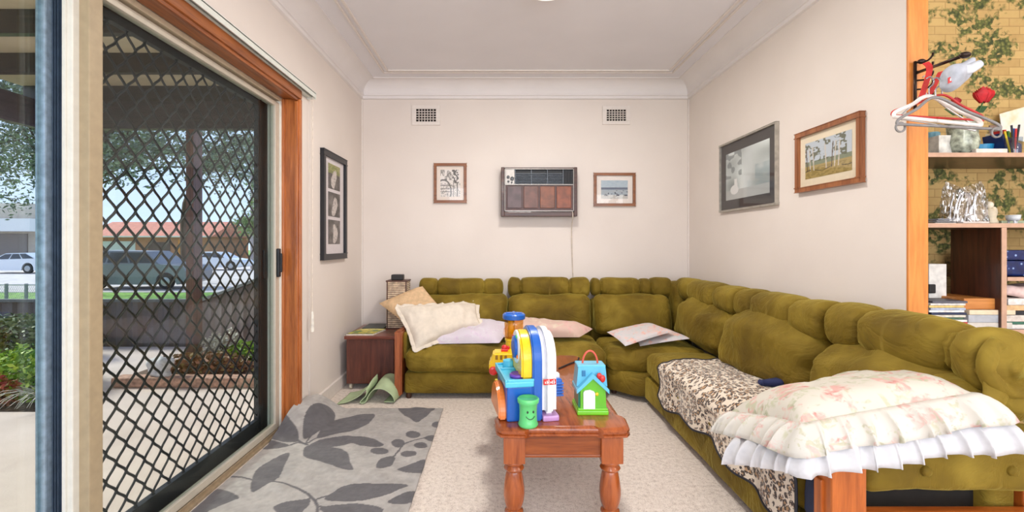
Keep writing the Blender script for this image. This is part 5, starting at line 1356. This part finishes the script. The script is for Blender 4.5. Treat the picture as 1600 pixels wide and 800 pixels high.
bm = BM(); sphere(bm, (fx+.03,2.26,SM+.06), .022, 12, (.8,.4,1.3)); obj('wing', bm, plain((226,214,190), .5), fg, True)
ft = thing('footed_dish', 'tiny white footed dish on the middle shelf', 'dish', tuple(P(1582,345,2.2))); fx = P(1583,0,2.2).x
bm = BM(); lathe(bm, [(.018,SM+.014), (.024,SM+.02), (.027,SM+.042), (.023,SM+.042), (.018,SM+.022)], (fx,2.2,0), 20); obj('dish', bm, plain((214,218,222), .35), ft, True)
for a in (0, 2.1, 4.2):
    bm = BM(); lathe(bm, [(.005,SM), (.004,SM+.016)], (fx+.015*math.cos(a), 2.2+.015*math.sin(a), 0), 8); obj('foot', bm, plain((214,218,222), .35), ft)
bxo('glass_platter', 'pale green flat platter beneath the footed dish', 'platter', P(1558,0,2.3).x, P(1620,0,2.3).x, 2.28, 2.38, SM, SM+.02, plain((176,190,160), .3), .006)
for k in range(3):
    x = P(1449+k*2,0,2.2).x; o = bxo('envelope', ['lowest envelope of the loose pile at the left of the middle shelf', 'middle envelope of the loose pile at the left of the middle shelf', 'top envelope of the loose pile at the left of the middle shelf'][k], 'envelope', x, x+.10-.01*k, 2.16, 2.26, SM+k*.009, SM+.004+k*.009, plain((200-10*k,196-8*k,190), .6), .001, 'envelopes on the middle shelf')
# lower compartment
SL = .80
bxo('white_file_box', 'white file box with black handle slot behind the magazine stack', 'box', P(1440,0,2.3).x, P(1467,0,2.3).x, 2.26, 2.34, SL+.13, 1.10, plain((222,220,214), .6))
tag(obj('box_slot', bx(P(1452,0,2.25).x, P(1463,0,2.25).x, 2.25, 2.262, .955, 1.0, .006, 3), plain((24,24,26), .5)), 'black rounded handle plate on the white file box', 'handle')
bxo('document_stand', 'dull box supporting the white file box in the lower compartment', 'box', P(1445,0,2.3).x, P(1475,0,2.3).x, 2.255, 2.34, SL, SL+.128, plain((120,96,76), .7))
cols = [(60,80,120), (220,214,206), (200,60,60), (230,226,220), (80,110,90), (214,206,190), (40,50,80), (236,232,226), (170,180,200), (220,190,120), (226,222,216), (90,90,100)]
ords = ['lowest', 'second', 'third', 'fourth', 'fifth', 'sixth', 'seventh', 'eighth', 'ninth', 'tenth', 'eleventh', 'topmost']
cn = ['slate blue', 'off-white', 'red', 'cream', 'dull green', 'beige', 'navy', 'white', 'pale blue', 'tan', 'white', 'grey']
z = SL
for k in range(12):
    x = P(1440,0,2.18).x+rnd.uniform(0,.014); h = .010
    bxo('magazine', '%s %s magazine, %s of the stack at the left of the lower compartment' % ((cn[k],)+('',)+(ords[k],)) if 0 else '%s magazine, %s of the stack left in the lower compartment' % (cn[k], ords[k]), 'magazine', x, x+.165, 2.135+rnd.uniform(0,.01), 2.24, z, z+h, plain(cols[k], .45, var=.12, scale=50), .001, 'magazines stacked at left in the bookcase'); z += h+.001
z = SL
x = P(1497,0,2.18).x
for k, (c, h, wd, lab) in enumerate((((206,200,190),.03,.21,'thick grey-white book at the bottom of the right stack in the lower compartment'), ((176,180,186),.035,.18,'grey-edged book, second of the right stack in the lower compartment'), ((224,206,176),.022,.225,'wide cream book under the orange wooden box'))):
    bxo('book', lab, 'book', x+.004*k, x+wd, 2.135, 2.27, z, z+h, plain(c, .6, var=.05), .002, 'books in the right stack of the lower compartment'); z += h+.001
bxo('wooden_box', 'flat orange-tan wooden box on top of the book stack', 'box', P(1490,0,2.2).x, P(1557,0,2.16).x, 2.15, 2.37, z, z+.052, wood((176,104,40), (214,146,78), 0, .4), .004)
# right compartment
bp = thing('blue_container', 'dark blue patterned container in the right compartment of the bookcase', 'container', (2.5, 2.25, 1.046))
mm = NT('blue_pattern'); v = mm.co(); mm.base(mm.ramp(mm.voro(v, 40, 'F1'), [(.15,(150,176,214)), (.25,(22,44,104)), (.7,(14,30,80))])); mm.set(Roughness=.3)
obj('body', bx(2.40, 2.62, 2.17, 2.32, 1.046, 1.12, .01), mm.m, bp); obj('lid', bx(2.395, 2.625, 2.165, 2.325, 1.122, 1.17, .01), mm.m, bp)
z = SL
for k, (c, h) in enumerate((((226,222,216),.02), ((60,110,90),.012), ((210,200,190),.03), ((30,34,40),.02), ((214,176,130),.025), ((222,216,210),.03))):
    x = 2.385+rnd.uniform(0,.02); bxo('paper_stack', ['white papers lowest in the right compartment pile', 'green folder second in the right compartment pile', 'grey papers third in the right compartment pile', 'black book fourth in the right compartment pile', 'tan book fifth in the right compartment pile', 'white book second from top in the right compartment pile'][k], 'papers', x, x+.24, 2.14, 2.3, z, z+h, plain(c, .6, var=.08, scale=60), .002, 'papers piled in the right compartment'); z += h+.001
tag(obj('crumpled_bag', rbox(2.50, 2.22, z+.032, .10, .07, .03, .028, wob=.02, ws=12, seed=8), plain((224,196,190), .6), smooth=True), 'pinkish-white crumpled bag on top of the right compartment pile', 'bag')
# ---------------------------------------------------------------- hanger rack on the timber jamb
HY = 2.03
rk = thing('hook_rack', 'bronze wall hook rack with a swing-out rod on the orange timber jamb', 'coat rack', (1.86, HY, 1.9))
BRZ = plain((52,40,36), .3, .7)
k0 = P(1430,96,HY-.01); k1 = P(1430,170,HY-.01)
bm = BM(); tube(bm, [k0, k1], .006, 8)
for py in (98,112,126,140,158):
    p = P(1431,py,HY-.01); tube(bm, smooth_path([p, p+Vector((.02,-.03,-.004)), p+Vector((.03,-.045,.012)), p+Vector((.026,-.052,.024))], 4), .004, 6)
obj('hook_bar', bm, BRZ, rk, True)
r0 = P(1432,114,HY-.01); r1 = P(1508,86,1.70)
obj('swing_rod', tube(BM(), [r0, r1], .0065, 10), BRZ, rk, True); bm = BM(); sphere(bm, r1, .015, 14, (1.3,1,.8)); sphere(bm, P(1440,96,HY-.03), .014, 12, (1.3,.8,.8)); obj('finial', bm, BRZ, rk, True)
def hanger(label, apex, L, Rr, bot, mat, r=.006, loops=False, n2=None):
    root = thing('coat_hanger', label, 'coat hanger', tuple(apex), 'coat hangers on the swing rod'); A, B, C = Vector(apex), Vector(L), Vector(Rr)
    m = (B+C)/2
    path = [m, B.lerp(m,.15)+Vector((0,0,0)), B, B+(A-B)*.06+Vector((0,0,.015)), B.lerp(A,.5)+Vector((0,0,.006)), A, C.lerp(A,.5)+Vector((0,0,.006)), C+(A-C)*.06+Vector((0,0,.015)), C, C.lerp(m,.15), m]
    obj('frame', tube(BM(), smooth_path(path, 7), r, 8), mat, root, True)
    hk = [A, A+Vector((0,0,.03)), A+Vector((.014,0,.045)), A+Vector((.018,0,.062)), A+Vector((.004,0,.076)), A+Vector((-.012,0,.068))]
    obj('hook', tube(BM(), smooth_path(hk, 5), .0026, 6), plain((180,180,184), .25, .8), root, True)
    if loops:
        for e, s in ((B, 1), (C, -1)): obj('end_loop', tube(BM(), [e+Vector((.018*math.cos(t)+s*.012, 0, .018*math.sin(t)-.012)) for t in [6.3*i/16 for i in range(17)]], .004, 6), mat, root, True)
    return root
hanger('white plastic coat hanger with red tips, front of the hook rack', P(1452,150,1.80), P(1397,182,1.82), P(1532,196,1.74), None, plain((238,228,222), .35), .0075)
hanger('grey plastic coat hanger with curled end loops below the white one', P(1462,152,1.76), P(1402,194,1.78), P(1562,202,1.70), None, plain((128,124,122), .3), .0055, True)
hanger('thin red coat hanger between the white and grey ones', P(1472,148,1.84), P(1394,180,1.86), P(1536,188,1.80), None, plain((190,40,36), .35), .0045)
hanger('silvery wire coat hanger hung nearest the timber jamb', P(1446,146,1.90), P(1408,186,1.92), P(1524,204,1.86), None, plain((186,184,182), .25, .6), .0035)
gb = P(1500,112,1.74)
o = tag(obj('grey_fabric_bundle', rbox(gb.x-.01, gb.y, gb.z+.0, .062, .03, .04, .028, wob=.045, ws=13, n=22, seed=6, fn=lambda p: Vector((p.x+.25*(p.z-gb.z), p.y, p.z+.35*(p.x-gb.x)))), plain((178,182,192), .6, var=.12, scale=20), smooth=True), 'pale grey-white fabric bundle hanging from the end of the rod', 'cloth')
bm = BM(); pts = [P(1505,100,1.72), P(1530,96,1.71), P(1522,112,1.72), P(1503,116,1.73)]
tube(bm, smooth_path([P(1498,110,1.73), P(1514,108,1.72), P(1532,99,1.71)], 6), [.026-.001*i for i in range(13)], 12); o = tag(obj('grey_glove', bm, plain((204,208,216), .6, var=.1), smooth=True), 'light grey stuffed glove finger sticking out beside the fabric bundle', 'glove')
bm = BM()
for (a, b, c_) in (((1440,150),(1452,110),(1446,90+8)), ((1452,148),(1462,128),(1470,112))):
    p = smooth_path([P(*a,1.86), P(*b,1.85), P(*c_,1.86)], 6)
    for u, v in zip(p, p[1:]):
        n_ = Vector((.013,0,.004)); f = [bm.verts.new(q) for q in (u-n_, v-n_, v+n_, u+n_)]; bm.faces.new(f)
o = tag(obj('red_lanyard', bm, plain((200,36,36), .6)), 'bright red lanyard ribbon hanging among the coat hangers', 'lanyard'); o.modifiers.new('t', 'SOLIDIFY').thickness = .002
bm = BM(); a_, b_ = P(1482,126,1.71), P(1511,112,1.71); up_v = Vector((0,0,.022))
prism(bm, [a_-up_v*.5, b_-up_v*.5, b_+up_v*.5, a_+up_v*.5], (0,.003,0)); tg = tag(obj('red_tag', bm, plain((196,44,44), .5)), 'slanted red tag with white lettering below the fabric bundle', 'tag')
bm = BM()
for k in range(7):
    p = a_.lerp(b_, (k+.8)/8); prism(bm, [p+Vector((-.002,-.0012,-.005)), p+Vector((.001,-.0012,-.005)), p+Vector((.002,-.0012,.005)), p+Vector((-.001,-.0012,.005))], (0,.001,0))
obj('lettering', bm, WHI, tg)
